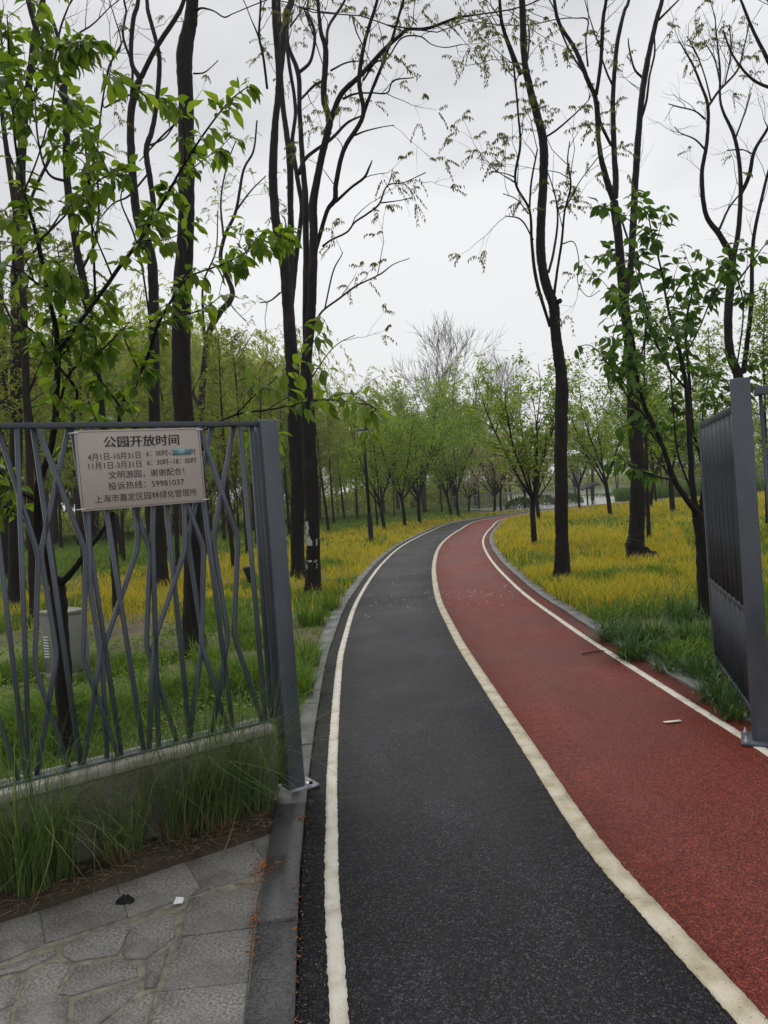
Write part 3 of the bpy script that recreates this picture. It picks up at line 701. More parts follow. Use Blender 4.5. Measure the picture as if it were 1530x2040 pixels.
# --- forked tree to the left of it
tall_tree('tall_tree', ground_of(321, 1168), [([(321, 1168, 34), (315, 1050, 27), (309, 900, 24), (307, 800, 22), (307, 643, 21), (302, 520, 20), (281, 456, 19), (269, 402, 17), (261, 300, 15), (261, 225, 14), (271, 180, 13), (279, 157, 12)], 0, 0),
    (T6x([(695, 390, 11), (650, 300, 9), (660, 100, 9), (685, 0, 8), (690, -250, 7), (650, -500, 5)]), 0, .5), (T6x([(700, 385, 10), (740, 300, 10), (790, 210, 9), (870, 90, 9), (912, 0, 8), (980, -250, 6)]), 0, -.7),
    (T6x([(715, 1140, 12), (760, 1040, 11), (745, 900, 11), (725, 750, 11), (755, 640, 10), (780, 480, 9), (790, 300, 9), (770, 190, 8), (735, 60, 8), (728, 0, 7), (700, -300, 5)]), 0, .9),
    (T6x([(650, 480, 6), (655, 330, 5), (610, 180, 5), (625, 60, 4), (615, 0, 4), (600, -200, 3)]), 0, -.6), (T6x([(640, 470, 4), (560, 510, 4), (510, 520, 3), (540, 330, 4), (600, 220, 3), (560, 60, 2)]), 0, .6),
    (T6x([(735, 860, 4), (640, 970, 4), (560, 1010, 3), (480, 1100, 2)]), .4, 1.0), (T6x([(745, 720, 4), (820, 680, 3), (880, 600, 3), (960, 560, 2)]), .5, 1.2),
    (T6x([(745, 1600, 4), (700, 1300, 4), (660, 1150, 4), (600, 1000, 3), (620, 900, 2)]), 0, -.8)], 'dark trunk with an elbow bend forking high, left of the thickest trunk', M['bark'], seed=5, leafy=.25)
# --- the left edge trees
tall_tree('tall_tree', ground_of(31, 1206), [([(31, 1206, 26), (30, 1050, 24), (32, 850, 24), (33, 700, 23), (34, 543, 22), (40, 402, 20), (46, 261, 16), (60, 150, 13), (70, 60, 11), (90, -30, 9), (100, -200, 6)], 0, 0),
    (T6x([(110, 700, 8), (60, 500, 6), (20, 330, 5), (0, 100, 4), (-20, -100, 3)]), 0, -.6), (T6x([(110, 640, 7), (190, 420, 6), (260, 330, 5), (300, 140, 4), (340, 30, 3)]), 0, .6), (T6x([(85, 1300, 7), (150, 1000, 6), (250, 780, 6), (310, 670, 4)]), 0, .9),
    (T6x([(100, 900, 6), (30, 720, 5), (5, 560, 4), (-30, 300, 3)]), 0, -.5), (T6x([(85, 1340, 6), (200, 1210, 5), (300, 1060, 3)]), 0, -.6)], 'dark trunk nearest the left edge of the picture, behind the fence', M['bark'], seed=8, leafy=.2, twigs=1.5)
tall_tree('tall_tree', ground_of(236, 1220), [([(236, 1220, 20), (228, 1120, 16), (218, 980, 15), (205, 850, 15), (188, 700, 15), (170, 580, 15), (150, 480, 14), (134, 362, 14), (132, 260, 13), (127, 190, 12), (110, 140, 12), (84, 92, 11), (56, 0, 10), (30, -150, 7)], 0, 0),
    (T6x([(322, 520, 9), (322, 330, 8), (270, 130, 7), (215, 0, 6), (180, -200, 4)]), 0, .6), (T6x([(330, 900, 6), (240, 860, 5), (190, 700, 4), (170, 450, 3)]), 0, -.7),
    (T6x([(410, 1330, 6), (470, 1200, 6), (490, 1020, 5), (480, 800, 4), (505, 520, 4), (545, 330, 3), (610, 200, 3)]), 0, .5), (T6x([(310, 330, 5), (350, 200, 4), (460, 120, 3), (540, 40, 2)]), .3, 1.0)],
    'curved slim dark trunk leaning left above the notice board', M['bark'], seed=12, leafy=.2, twigs=1.3)
tall_tree('tall_tree', ground_of(68, 1238), [([(68, 1238, 17), (64, 1100, 15), (60, 950, 14), (55, 830, 14), (50, 700, 14), (44, 560, 13), (30, 420, 11), (8, 260, 9), (-10, 100, 8)], 0, .5), ([(58, 780, 6), (96, 690, 6), (130, 600, 5), (150, 520, 4), (160, 420, 3)], 0, -.5), ([(55, 700, 5), (10, 610, 5), (-30, 520, 3)], 0, .3)],
    'slim brown trunk second from the left picture edge', M['bark_brown'], seed=14, leafy=.3, leaf='bronze_leaf')
tall_tree('tall_tree', ground_of(8, 1150), [([(8, 1150, 28), (6, 1000, 26), (4, 850, 26), (0, 700, 24), (-10, 500, 20), (-30, 250, 15), (-40, 0, 10)], 0, 0), ([(2, 760, 7), (30, 690, 6), (44, 620, 5), (60, 540, 3)], 0, -.7)], 'dark trunk cut by the left picture edge', M['bark'], seed=15, leafy=.3, twigs=1.2)
tall_tree('tall_tree', ground_of(405, 1105), [([(405, 1105, 15), (402, 900, 13), (402, 800, 13), (408, 720, 13), (418, 660, 13), (440, 620, 12), (458, 600, 11), (462, 575, 10), (440, 520, 8), (448, 470, 7), (470, 420, 6), (485, 340, 5), (505, 300, 4), (512, 240, 3)], 0, 0),
    ([(410, 700, 6), (404, 620, 5), (406, 560, 4), (430, 500, 3), (434, 420, 2)], 0, -.6), ([(445, 470, 5), (440, 400, 4), (452, 330, 3), (470, 280, 2)], 0, .6), ([(470, 420, 4), (500, 380, 3), (530, 350, 2)], 0, .5), ([(400, 815, 6), (385, 780, 5), (400, 750, 4)], 0, .3), ([(455, 600, 3), (470, 620, 2), (490, 640, 2)], 0, .3)],
    'crooked thin tree with pale green leaflets between the thick trunk and the post', M['bark_brown'], seed=21, leafy=1.0, leaf='pale_leaf', twigs=1.8)
# --- the multi-stemmed pair behind the left post
tall_tree('tall_tree', ground_of(594, 1149), [([(594, 1149, 27), (592, 1060, 27), (594, 958, 29), (588, 850, 29), (588, 796, 28), (576, 643, 24), (569, 543, 22), (553, 462, 18), (546, 402, 17), (544, 334, 17), (548, 249, 14), (556, 161, 13), (549, 60, 12), (546, 0, 11), (538, -160, 8)], 0, -.2),
    (T7x([(265, 410, 12), (285, 200, 14), (305, 60, 14), (325, 0, 13), (350, -250, 9)]), -.1, .7), (T7x([(312, 1560, 15), (318, 1380, 14), (322, 1150, 13), (320, 1000, 12), (318, 815, 13), (295, 620, 11), (280, 500, 10), (265, 200, 8), (262, 0, 7), (240, -200, 5)]), 0, .9),
    (T7x([(308, 1640, 12), (330, 1450, 11), (345, 1300, 10), (370, 1100, 9), (375, 1000, 10), (350, 860, 9), (330, 700, 8), (345, 540, 7), (315, 330, 7), (300, 230, 6), (270, 100, 5), (260, -60, 4)]), .2, 1.4),
    (T7x([(205, 440, 5), (185, 280, 5), (165, 180, 5), (170, 60, 4), (172, 0, 4), (160, -150, 3)]), 0, -.5), (T7x([(165, 190, 4), (145, 140, 3), (125, 95, 2)]), -.4, -.5), (T7x([(270, 1450, 4), (220, 1490, 3), (170, 1500, 2)]), 0, -.6), (T7x([(320, 130, 4), (370, 60, 3), (400, 0, 2)]), .4, .8)],
    'multi-stemmed dark tree just right of the left fence post, rear of the pair', M['bark'], seed=31, leafy=.8, twigs=1.0)
pair = tall_tree('tall_tree', ground_of(625, 1184), [([(625, 1184, 32), (624, 1100, 28), (622, 1028, 28), (617, 887, 28), (612, 799, 26), (610, 720, 21), (618, 643, 19), (623, 543, 18), (625, 462, 17), (624, 402, 16), (639, 322, 14), (653, 261, 14), (656, 237, 13), (645, 193, 12), (649, 121, 11), (648, 92, 10), (639, 60, 8), (633, 0, 7), (620, -150, 5)], 0, -.3),
    (T7x([(518, 600, 12), (570, 470, 11), (640, 400, 10), (700, 340, 9), (780, 250, 8), (870, 170, 7), (900, 145, 6), (1000, 140, 6), (1140, 90, 5), (1250, 72, 3)]), -.2, -1.0), (T7x([(405, 1830, 14), (396, 1600, 14), (398, 1300, 12), (395, 1000, 12), (385, 860, 11), (375, 720, 10), (365, 550, 9), (360, 370, 9), (310, 230, 7), (305, 150, 6)]), 0, .8),
    (T7x([(362, 360, 7), (420, 300, 6), (440, 170, 6), (405, 60, 5), (408, 0, 4), (420, -150, 3)]), .8, 1.2), (T7x([(445, 1240, 9), (500, 1050, 8), (540, 990, 10), (545, 920, 10), (570, 790, 9), (600, 710, 9), (680, 570, 9), (660, 400, 8), (690, 200, 7), (750, 0, 6), (790, -200, 4)]), 0, -.9),
    (T7x([(682, 565, 7), (730, 430, 6), (790, 280, 5), (830, 170, 5), (880, 0, 5), (930, -160, 3)]), -.5, -1.2), (T7x([(480, 1220, 5), (520, 1190, 4), (600, 1150, 4), (640, 1100, 4), (700, 1060, 4), (760, 1010, 4), (800, 920, 3), (880, 905, 2), (990, 855, 2)]), 0, -.8), (T7x([(770, 1005, 3), (850, 995, 2), (925, 980, 2)]), -.6, -.8),
    (T7x([(805, 915, 2), (820, 870, 2), (825, 840, 1.5)]), -.6, -.6), (T7x([(545, 1000, 6), (620, 930, 5), (685, 880, 5), (710, 830, 4), (725, 795, 2)]), -.3, -.6), (T7x([(440, 1600, 5), (480, 1540, 4), (560, 1480, 4), (640, 1420, 4), (700, 1390, 3), (770, 1355, 3), (830, 1310, 2), (910, 1280, 1.5)]), 0, -.7), (T7x([(490, 1530, 3), (530, 1350, 3), (570, 1270, 2), (580, 1250, 1.5)]), -.2, -.4),
    (T7x([(360, 860, 9), (400, 780, 7), (520, 690, 6), (600, 610, 5), (680, 570, 3)]), .2, .9), (T7x([(580, 490, 5), (640, 465, 4), (720, 460, 3), (800, 460, 3), (830, 400, 3), (930, 385, 2)]), -.3, -1.0), (T7x([(680, 400, 4), (740, 310, 4), (800, 290, 3), (870, 190, 3), (960, 180, 3), (1020, 220, 2), (1090, 235, 2), (1170, 220, 2)]), -.4, -1.3),
    (T7x([(640, 670, 4), (690, 650, 3), (770, 630, 2), (835, 620, 1.5)]), -.4, -.7), (T7x([(500, 220, 6), (510, 130, 6), (590, 0, 5), (640, -160, 3)]), -.2, .7), (T7x([(480, 400, 5), (430, 430, 5), (375, 490, 4)]), -.2, .3), (T7x([(520, 350, 4), (600, 310, 3), (700, 300, 2)]), -.2, .3), (T7x([(425, 1870, 3), (500, 1760, 2), (560, 1700, 2), (640, 1660, 1.5)]), 0, -.5)],
    'multi-stemmed dark tree with white paint patch on its trunk beside the path', M['bark'], seed=33, leafy=.9, twigs=1.15)
pb = np.array(pair.location)
mb = MB()                                             # lime wash patches: raised skins on the bark
ptn = g(625, 1184); 
for (cx, cy, hw_, hh) in ((621, 1062, 9, 24), (625, 1122, 10, 9)):
    rad = .5 * 28 * ptn[1] / FPX * 1.14; cpt = at(622 + (cy - 1028) * .02, cy, ptn[1])
    ths = np.linspace(-2.5, -.95, 8); zs = np.linspace(-hh, hh, 7) * ptn[1] / FPX
    jj = nr.random((len(zs), len(ths))); V = [(cpt[0] + math.cos(a) * rad * (1.0 + .01), cpt[1] + math.sin(a) * rad * 1.01, cpt[2] + z + (jj[zi, ai] - .5) * .03) for zi, z in enumerate(zs) for ai, a in enumerate(ths)]
    Q = [(zi * 8 + ai, zi * 8 + ai + 1, zi * 8 + 8 + ai + 1, zi * 8 + 8 + ai) for zi in range(6) for ai in range(7) if jj[zi, ai] < (.86 if hh > 10 else .4)]
    mb.add(V, None, Q)
mb.build('lime_wash', M['wash'], pair, pb, True)
# --- right hand tall trees
tall_tree('tall_tree', ground_of(1120, 1154), [([(1120, 1154, 31), (1119, 1080, 27), (1118, 993, 26), (1118, 836, 25), (1119, 764, 25), (1112, 703, 22), (1105, 643, 20), (1104, 610, 21), (1087, 563, 18), (1077, 502, 18), (1079, 422, 17), (1083, 342, 17), (1082, 281, 17), (1069, 225, 15), (1055, 173, 14), (1045, 121, 13), (1041, 40, 13), (1040, 0, 12), (1030, -200, 8)], 0, 0),
    (T5x([(270, 370, 9), (215, 240, 8), (175, 120, 7), (163, 0, 6), (150, -200, 4)]), 0, -.7), (T5x([(412, 1620, 6), (345, 1390, 7), (322, 1200, 6), (310, 1040, 5), (240, 900, 5), (265, 720, 5), (255, 570, 4), (240, 400, 4), (225, 300, 3), (180, 170, 2)]), 0, -.5),
    (T5x([(430, 1480, 6), (450, 1330, 5), (470, 1200, 5), (485, 1050, 4), (515, 920, 4), (500, 800, 3), (510, 700, 2)]), 0, -.7), (T5x([(405, 1350, 5), (430, 1250, 5), (450, 1100, 4), (440, 980, 3), (400, 850, 2)]), 0, .6), (T5x([(390, 680, 4), (450, 640, 4), (530, 570, 3), (600, 500, 2), (615, 470, 2)]), 0, -.5),
    (T5x([(310, 1040, 4), (320, 900, 4), (350, 740, 3)]), -.3, .2), (T5x([(305, 1060, 3), (250, 990, 2), (180, 960, 2)]), -.3, -.6), (T5x([(330, 1190, 3), (270, 1090, 3), (190, 1070, 2)]), -.2, -.5), (T5x([(240, 880, 3), (190, 860, 2), (120, 850, 2)]), -.3, -.7), (T5x([(470, 1210, 3), (530, 1200, 2), (555, 1290, 2), (550, 1400, 1.5), (600, 1470, 1.5), (660, 1440, 1.5)]), -.4, -.6), (T5x([(480, 1050, 3), (560, 900, 2), (650, 780, 2)]), -.5, -.8), (T5x([(300, 300, 4), (310, 180, 3), (300, 100, 2)]), 0, .5), (T5x([(440, 1500, 9), (458, 1494, 10), (464, 1490, 9)]), -.05, -.1)],
    'curved black trunk standing alone right of the red lane', M['bark'], seed=41, leafy=.9, twigs=1.5)
tall_tree('tall_tree', ground_of(1276, 1112), [([(1280, 1116, 46), (1266, 1092, 36), (1268, 1060, 31), (1271, 993, 30), (1270, 914, 28), (1263, 836, 26), (1260, 743, 24), (1250, 650, 20), (1243, 603, 19), (1233, 482, 17), (1223, 402, 16)], 0, 0),
    (T5x([(728, 990, 13), (690, 880, 12), (655, 720, 9), (640, 500, 9), (600, 400, 9), (540, 250, 8), (460, 120, 7), (433, 0, 6), (410, -200, 4)]), 0, -.6), (T5x([(735, 980, 13), (738, 880, 12), (730, 750, 11), (725, 480, 9), (745, 220, 8), (780, 60, 7), (803, 0, 6), (830, -200, 4)]), 0, .6),
    (T5x([(642, 470, 7), (665, 300, 7), (675, 100, 7), (690, 0, 6), (700, -200, 4)]), -.3, -.8), (T5x([(785, 1480, 14), (815, 1300, 13), (820, 1200, 13), (830, 1000, 13), (838, 850, 13), (850, 680, 12), (865, 500, 12), (882, 380, 12), (910, 230, 10), (945, 80, 9), (968, 0, 8), (1000, -200, 5)]), 0, .9),
    (T5x([(855, 620, 5), (890, 500, 5), (905, 380, 4), (930, 270, 4), (930, 180, 3)]), .5, .3), (T5x([(870, 385, 5), (830, 340, 4), (805, 240, 3), (800, 190, 2)]), .7, .3), (T5x([(950, 100, 5), (1000, 50, 4), (1050, 0, 3)]), .9, .5), (T5x([(650, 500, 5), (660, 600, 6), (700, 690, 6), (715, 720, 5)]), -.3, .2), (T5x([(600, 390, 5), (520, 270, 4), (465, 150, 4), (440, 60, 3)]), -.4, .2), (T5x([(600, 330, 4), (590, 200, 3), (600, 100, 3), (540, 90, 2), (490, 90, 2)]), -.5, -.8), (T5x([(720, 420, 4), (690, 350, 4), (670, 290, 3)]), .3, .1), (T5x([(660, 230, 4), (635, 170, 3), (600, 60, 2)]), -.5, -.3), (T5x([(800, 1190, 4), (770, 1100, 4), (755, 1050, 3)]), 0, -.3)],
    'dark forked trunk with a swollen crooked foot on the yellow lawn', M['bark'], seed=43, leafy=.55, twigs=1.1)
T6b = np.array([*at(1488, 1095, 16.5)[:2], -.035])
tall_tree('tall_tree', T6b, [([(1486, 1095, 22), (1484, 900, 20), (1474, 764, 18), (1454, 703, 16), (1451, 623, 16), (1459, 522, 15), (1457, 500, 13)], 0, 0), (T5x([(1310, 1260, 12), (1250, 1160, 11), (1185, 1060, 9), (1165, 870, 8), (1190, 700, 7), (1195, 530, 6), (1160, 420, 5), (1120, 320, 4), (1080, 250, 3), (1050, 200, 2)]), 0, -.6),
    (T5x([(1320, 1280, 11), (1345, 1150, 10), (1357, 900, 8), (1330, 690, 7), (1260, 520, 5), (1255, 350, 4), (1240, 200, 3), (1230, 80, 2)]), 0, .5), (T5x([(1195, 530, 5), (1250, 450, 5), (1340, 350, 4), (1370, 250, 3), (1400, 120, 2)]), -.5, .2), (T5x([(1360, 960, 8), (1400, 870, 8), (1425, 750, 7), (1490, 640, 6), (1560, 500, 5), (1620, 380, 3)]), .2, -.7),
    (T5x([(1370, 1850, 11), (1390, 1700, 9), (1410, 1500, 8), (1420, 1200, 7), (1470, 950, 6), (1510, 800, 5), (1560, 650, 4)]), 0, -.7), (T5x([(1250, 1140, 5), (1300, 1030, 4), (1355, 960, 3)]), -.1, .2), (T5x([(1180, 590, 4), (1130, 550, 3), (1050, 530, 3), (1000, 515, 2)]), -.4, -.9), (T5x([(1180, 740, 4), (1130, 690, 3), (1060, 660, 2), (1030, 630, 2)]), -.4, -.8), (T5x([(1330, 690, 4), (1370, 580, 3), (1410, 460, 2)]), .2, .6), (T5x([(1210, 500, 4), (1180, 380, 3), (1140, 270, 3), (1090, 180, 2)]), -.5, -.1), (T5x([(1260, 440, 4), (1230, 300, 3), (1180, 210, 2)]), -.2, .4),
    (T5x([(1280, 410, 3), (1310, 260, 3), (1300, 120, 2)]), -.2, -.5), (T5x([(1410, 760, 3), (1360, 740, 2), (1290, 745, 2)]), -.2, -.5)], 'bare branching tree rising behind the right gate post', M['bark'], seed=47, leafy=.12, twigs=2.4)
ov = np.array([*at(1640, 1110, 14.0)[:2], -.035])
tall_tree('tall_tree', ov, [([(1640, 1110, 24), (1640, 800, 20), (1630, 500, 16), (1600, 300, 12), (1560, 180, 10), (1530, 120, 8), (1500, 60, 6), (1480, 10, 5)], 0, 0), ([(1560, 180, 7), (1520, 170, 6), (1490, 150, 5), (1460, 110, 4), (1440, 60, 3)], 0, .3), ([(1540, 140, 6), (1545, 60, 5), (1530, 0, 4)], 0, -.4)], 'dark branches with bronze leaves reaching in at the top right corner', M['bark'], seed=49, leafy=1, twigs=2.2)

# ------------------------------------------------------------------ the two leafy cherry trees
def leaf_mesh(k):
    rg = np.random.default_rng(100 + k); st = np.array([0, .16, .4, .66, .86, 1.0]); wd = np.array([.02, .15, .215, .18, .07, .0]) * (1 + .1 * rg.normal())
    V = []; 
    for s_, w_ in zip(st, wd):
        zc = -.22 * s_ ** 2 + .03 * math.sin(s_ * 9 + k); 
        V += [(s_, -w_, zc + w_ * .42 + rg.normal() * .01), (s_, 0, zc), (s_, w_, zc + w_ * .42 + rg.normal() * .01)]
    Q = []
    for i in range(5): Q += [(i * 3, i * 3 + 3, i * 3 + 4, i * 3 + 1), (i * 3 + 1, i * 3 + 4, i * 3 + 5, i * 3 + 2)]
    return raw_mesh('cherry_leaf', V, None, Q, True)
LM = [leaf_mesh(k) for k in range(5)]; LMb = [leaf_mesh(k + 5) for k in range(5)]
def cherry(name, base, branches, label, leafmat, meshes, seed, llen, nodes_per_m, nmax=300, start=.35):
    rg = np.random.default_rng(seed); Y = base[1]; t = empty(name, base, label, 'tree'); wood = MB(); tw = MB(); LV = []
    for me in meshes:
        me.materials.clear(); me.materials.append(leafmat)
    for bi, (pts, d0, d1, *dn) in enumerate(branches):
        P = []; W = []; dn = dn[0] if dn else 1.0
        for k, (x, y, wd) in enumerate(pts):
            yy = Y + d0 + (d1 - d0) * k / (len(pts) - 1); P.append(at(x, y, yy)); W.append(wd / 2 * yy / FPX)
        P = np.array(P)
        if bi == 0: P[0] = base + np.array([0, 0, -.05])
        PS = smooth_poly(np.c_[P, W], 5); rad = np.maximum(PS[:, 3], .0025); PP = PS[:, :3]
        PP[1:-1] += rg.normal(size=(len(PP) - 2, 3)) * rad[1:-1, None] * .08
        wood.tube(PP, rad, 14 if rad[0] > .03 else 7, True, .05 if rad[0] > .03 else 0, bi == 0)
        if bi == 0: continue
        Lb = np.sum(np.linalg.norm(np.diff(PP, axis=0), axis=1)); srcs = [(PP, start)]
        for q in range(int(Lb * 2.4)):
            p_, tt, k_, _ = sample(PP, start * .7 + (1 - start * .7) * rg.random()); f, rf_ = grow(rg, p_, side_dir(rg, tt, .8) + np.array([0, 0, .15]), .18 + rg.random() * .38, min(.006, rad[k_] * .6), .002, 5, .12, .0); tw.tube(f, rf_, 5); srcs.append((f, .3))
        for PPP, s0 in srcs:
            Ls = np.sum(np.linalg.norm(np.diff(PPP, axis=0), axis=1)) * (1 - s0)
            fs = np.r_[s0 + (1 - s0) * rg.random(max(1, int(Ls * nodes_per_m * dn))), 1.0]
            for f in fs:
                p_, tt, _, _ = sample(PPP, min(f, .999)); nl = rg.integers(1, 5)
                for v in range(nl):
                    sd_ = side_dir(rg, tt, 1.0); sd_[2] -= .15; sd_ = unit(sd_); q0 = p_; q1 = p_ + sd_ * (.015 + .035 * rg.random()) + np.array([0, 0, -.008])
                    tw.tube([q0, q1], .0012, 3, False)
                    dd = unit(sd_ * .9 + np.array([0, 0, -.5 - .3 * rg.random()]) + rg.normal(size=3) * .33); LV.append((q1, dd))
    wood.build('trunk', M['bark'], t, base, True); tw.build('twigs', M['bark_brown'], t, base, True)['kind'] = 'stuff'
    rg.shuffle(LV)
    LV.sort(key=lambda q: q[0][1] + rg.random() * 1.5)
    rest = []
    for k, (p_, dd) in enumerate(LV):
        x = Vector(dd); nrm = Vector((rg.normal() * .45, rg.normal() * .45 , 1)); yv = nrm.cross(x).normalized(); zv = x.cross(yv); L = llen * (.5 + .8 * rg.random() ** .8)
        mt = Matrix((x, yv, zv)).transposed().to_4x4() @ Matrix.Diagonal((L, L * (.9 + .35 * rg.random()), L, 1)); mt.translation = Vector(p_ - base)
        if k < nmax:
            o = bpy.data.objects.new('leaf', meshes[k % len(meshes)]); COL.objects.link(o); o.parent = t; o.matrix_local = mt
        else: rest.append((k, mt))
    if rest:
        V = []; Q = []; rn_ = []; n0 = 0
        for k, mt in rest:
            me = meshes[k % len(meshes)]; a = np.empty(len(me.vertices) * 3); me.vertices.foreach_get('co', a); a = a.reshape(-1, 3); mm = np.array(mt); V.append(a @ mm[:3, :3].T + mm[:3, 3]); q = np.empty(len(me.loops), np.int32); me.loops.foreach_get('vertex_index', q); Q.append(q.reshape(-1, 4) + n0); n0 += len(a); rn_ += [rg.random()] * len(a)
        o = add_obj('foliage', raw_mesh('foliage', np.vstack(V), None, np.vstack(Q), True, rn_), leafmat, t); o['kind'] = 'stuff'
    print(label, 'leaves', len(LV)); return t
cb = at(131, 1500, 5.0); CB = np.array([cb[0], cb[1], -.03])
cherry('cherry_tree', CB, [([(131, 1510, 38), (129, 1400, 33), (125, 1302, 31), (120, 1218, 31), (114, 1176, 30), (108, 1150, 24)], 0, 0),
    ([(110, 1165, 22), (92, 1120, 20), (76, 1050, 18), (77, 967, 14), (96, 910, 13), (109, 842, 12), (112, 784, 12), (115, 683, 11), (96, 583, 9), (76, 482, 8), (48, 382, 6), (30, 281, 5), (24, 181, 4), (18, 100, 3), (14, 30, 2)], 0, -1.0),
    ([(115, 700, 9), (130, 680, 9), (173, 623, 8), (225, 551, 8), (281, 474, 7), (322, 406, 6), (354, 350, 5), (402, 273, 4), (454, 205, 3), (494, 172, 2)], -.55, -1.0),
    ([(118, 1165, 16), (142, 1140, 13), (175, 1095, 10), (226, 1018, 8), (238, 900, 8), (241, 812, 8), (289, 723, 7), (313, 651, 6), (346, 591, 5), (378, 551, 4), (442, 527, 3), (502, 498, 2), (563, 470, 2)], 0, -.7),
    ([(313, 651, 4), (350, 631, 4), (400, 618, 3), (440, 590, 2)], -.4, -.2), ([(153, 800, 6), (150, 772, 6), (108, 719, 5), (64, 659, 4), (12, 627, 3), (-30, 600, 2)], -.3, -.9), ([(112, 830, 6), (137, 748, 5), (175, 715, 4), (209, 691, 4), (257, 643, 2)], -.4, -.7),
    ([(190, 605, 5), (188, 543, 5), (182, 430, 4), (173, 322, 4), (166, 260, 3), (159, 190, 2)], -.6, -1.0), ([(226, 1018, 6), (280, 960, 5), (345, 890, 5), (400, 860, 4), (470, 826, 4), (540, 816, 4), (611, 800, 3), (660, 797, 3), (731, 806, 2), (750, 815, 1.5)], 0, -.75, .45), ([(470, 826, 3), (505, 790, 3), (538, 764, 2), (579, 730, 2), (640, 735, 1.5)], -.4, -.7, .5),
    ([(76, 482, 5), (120, 440, 4), (160, 395, 4), (205, 355, 3), (250, 335, 2)], -.7, -1.2), ([(48, 382, 4), (80, 300, 3), (105, 200, 3), (120, 110, 2), (160, 90, 1.5)], -.8, -1.3), ([(24, 220, 3), (70, 140, 2), (110, 95, 2), (190, 78, 1.5)], -.9, -1.3), ([(281, 474, 3), (310, 480, 3), (350, 470, 2), (380, 440, 1.5)], -.7, -.5), ([(96, 583, 5), (40, 540, 4), (-10, 520, 3)], -.6, -1.0), ([(173, 623, 4), (150, 560, 3), (110, 520, 2)], -.6, -1.2),
    ([(80, 1000, 6), (40, 980, 5), (0, 940, 4), (-30, 900, 3)], -.1, -.5), ([(90, 1110, 5), (50, 1040, 4), (10, 1010, 3), (-20, 1030, 2)], -.1, -.3), ([(241, 812, 4), (210, 770, 3), (190, 740, 2)], -.3, -.6), ([(750, 815, 1.5), (728, 840, 1.5), (735, 862, 1)], -.75, -.75, .4)],
    'leafy cherry tree with big bright green leaves just behind the fence', M['cherry_leaf'], LM, 5, .086, 42)
cb = ground_of(1406, 1226)
cherry('cherry_tree', cb, [([(1406, 1226, 29), (1403, 1150, 25), (1399, 1080, 24), (1393, 1035, 27), (1390, 1020, 22)], 0, 0),
    ([(1388, 1030, 14), (1381, 1012, 12), (1346, 961, 11), (1322, 895, 9), (1300, 845, 9), (1283, 805, 8), (1267, 738, 6), (1262, 680, 5), (1240, 620, 3), (1225, 570, 2)], 0, -.8), ([(1392, 1025, 14), (1381, 985, 12), (1374, 875, 11), (1368, 777, 9), (1358, 720, 8), (1346, 663, 7), (1330, 610, 5), (1318, 540, 4), (1300, 470, 3), (1290, 420, 2)], 0, .2),
    ([(1398, 1020, 11), (1402, 950, 9), (1393, 900, 7), (1380, 850, 6), (1372, 740, 6), (1366, 660, 5), (1375, 600, 4), (1395, 540, 3)], 0, .7), ([(1346, 955, 5), (1310, 950, 4), (1260, 930, 3), (1230, 905, 2)], -.3, .4), ([(1300, 845, 5), (1250, 790, 4), (1215, 730, 3), (1180, 690, 2), (1150, 690, 1.5)], -.4, -1.0), ([(1267, 738, 4), (1282, 690, 4), (1290, 620, 3), (1275, 560, 3), (1270, 500, 2)], -.6, -.3),
    ([(1368, 777, 5), (1330, 730, 4), (1310, 690, 4), (1290, 640, 3), (1280, 580, 2)], .1, -.6), ([(1395, 1000, 7), (1430, 920, 6), (1450, 840, 5), (1470, 760, 4), (1500, 700, 2)], .1, .8), ([(1358, 720, 4), (1390, 660, 3), (1420, 590, 3), (1450, 540, 2)], .1, .5), ([(1380, 985, 5), (1350, 900, 4), (1340, 800, 4), (1335, 740, 3), (1325, 700, 2)], 0, .9), ([(1283, 805, 4), (1240, 760, 3), (1220, 690, 2), (1230, 640, 2)], -.6, -1.1), ([(1322, 895, 4), (1295, 860, 4), (1280, 840, 3), (1240, 850, 2)], -.4, 0), ([(1330, 610, 3), (1360, 560, 3), (1395, 540, 2)], .1, .3), ([(1318, 540, 3), (1250, 510, 2), (1200, 490, 2)], .15, -.4), ([(1300, 470, 2), (1240, 430, 2), (1195, 410, 1.5)], .2, -.4), ([(1430, 920, 4), (1400, 840, 3), (1410, 760, 2)], .3, .9), ([(1470, 560, 4), (1500, 520, 3), (1530, 480, 2), (1560, 450, 2)], .9, .9), ([(1450, 840, 4), (1480, 640, 3), (1470, 560, 3), (1440, 520, 2)], .5, .9)],
    'cherry tree with drooping dark green leaves beside the open gate leaf', M['cherry_leaf_b'], LMb, 9, .118, 14, 300, .36)

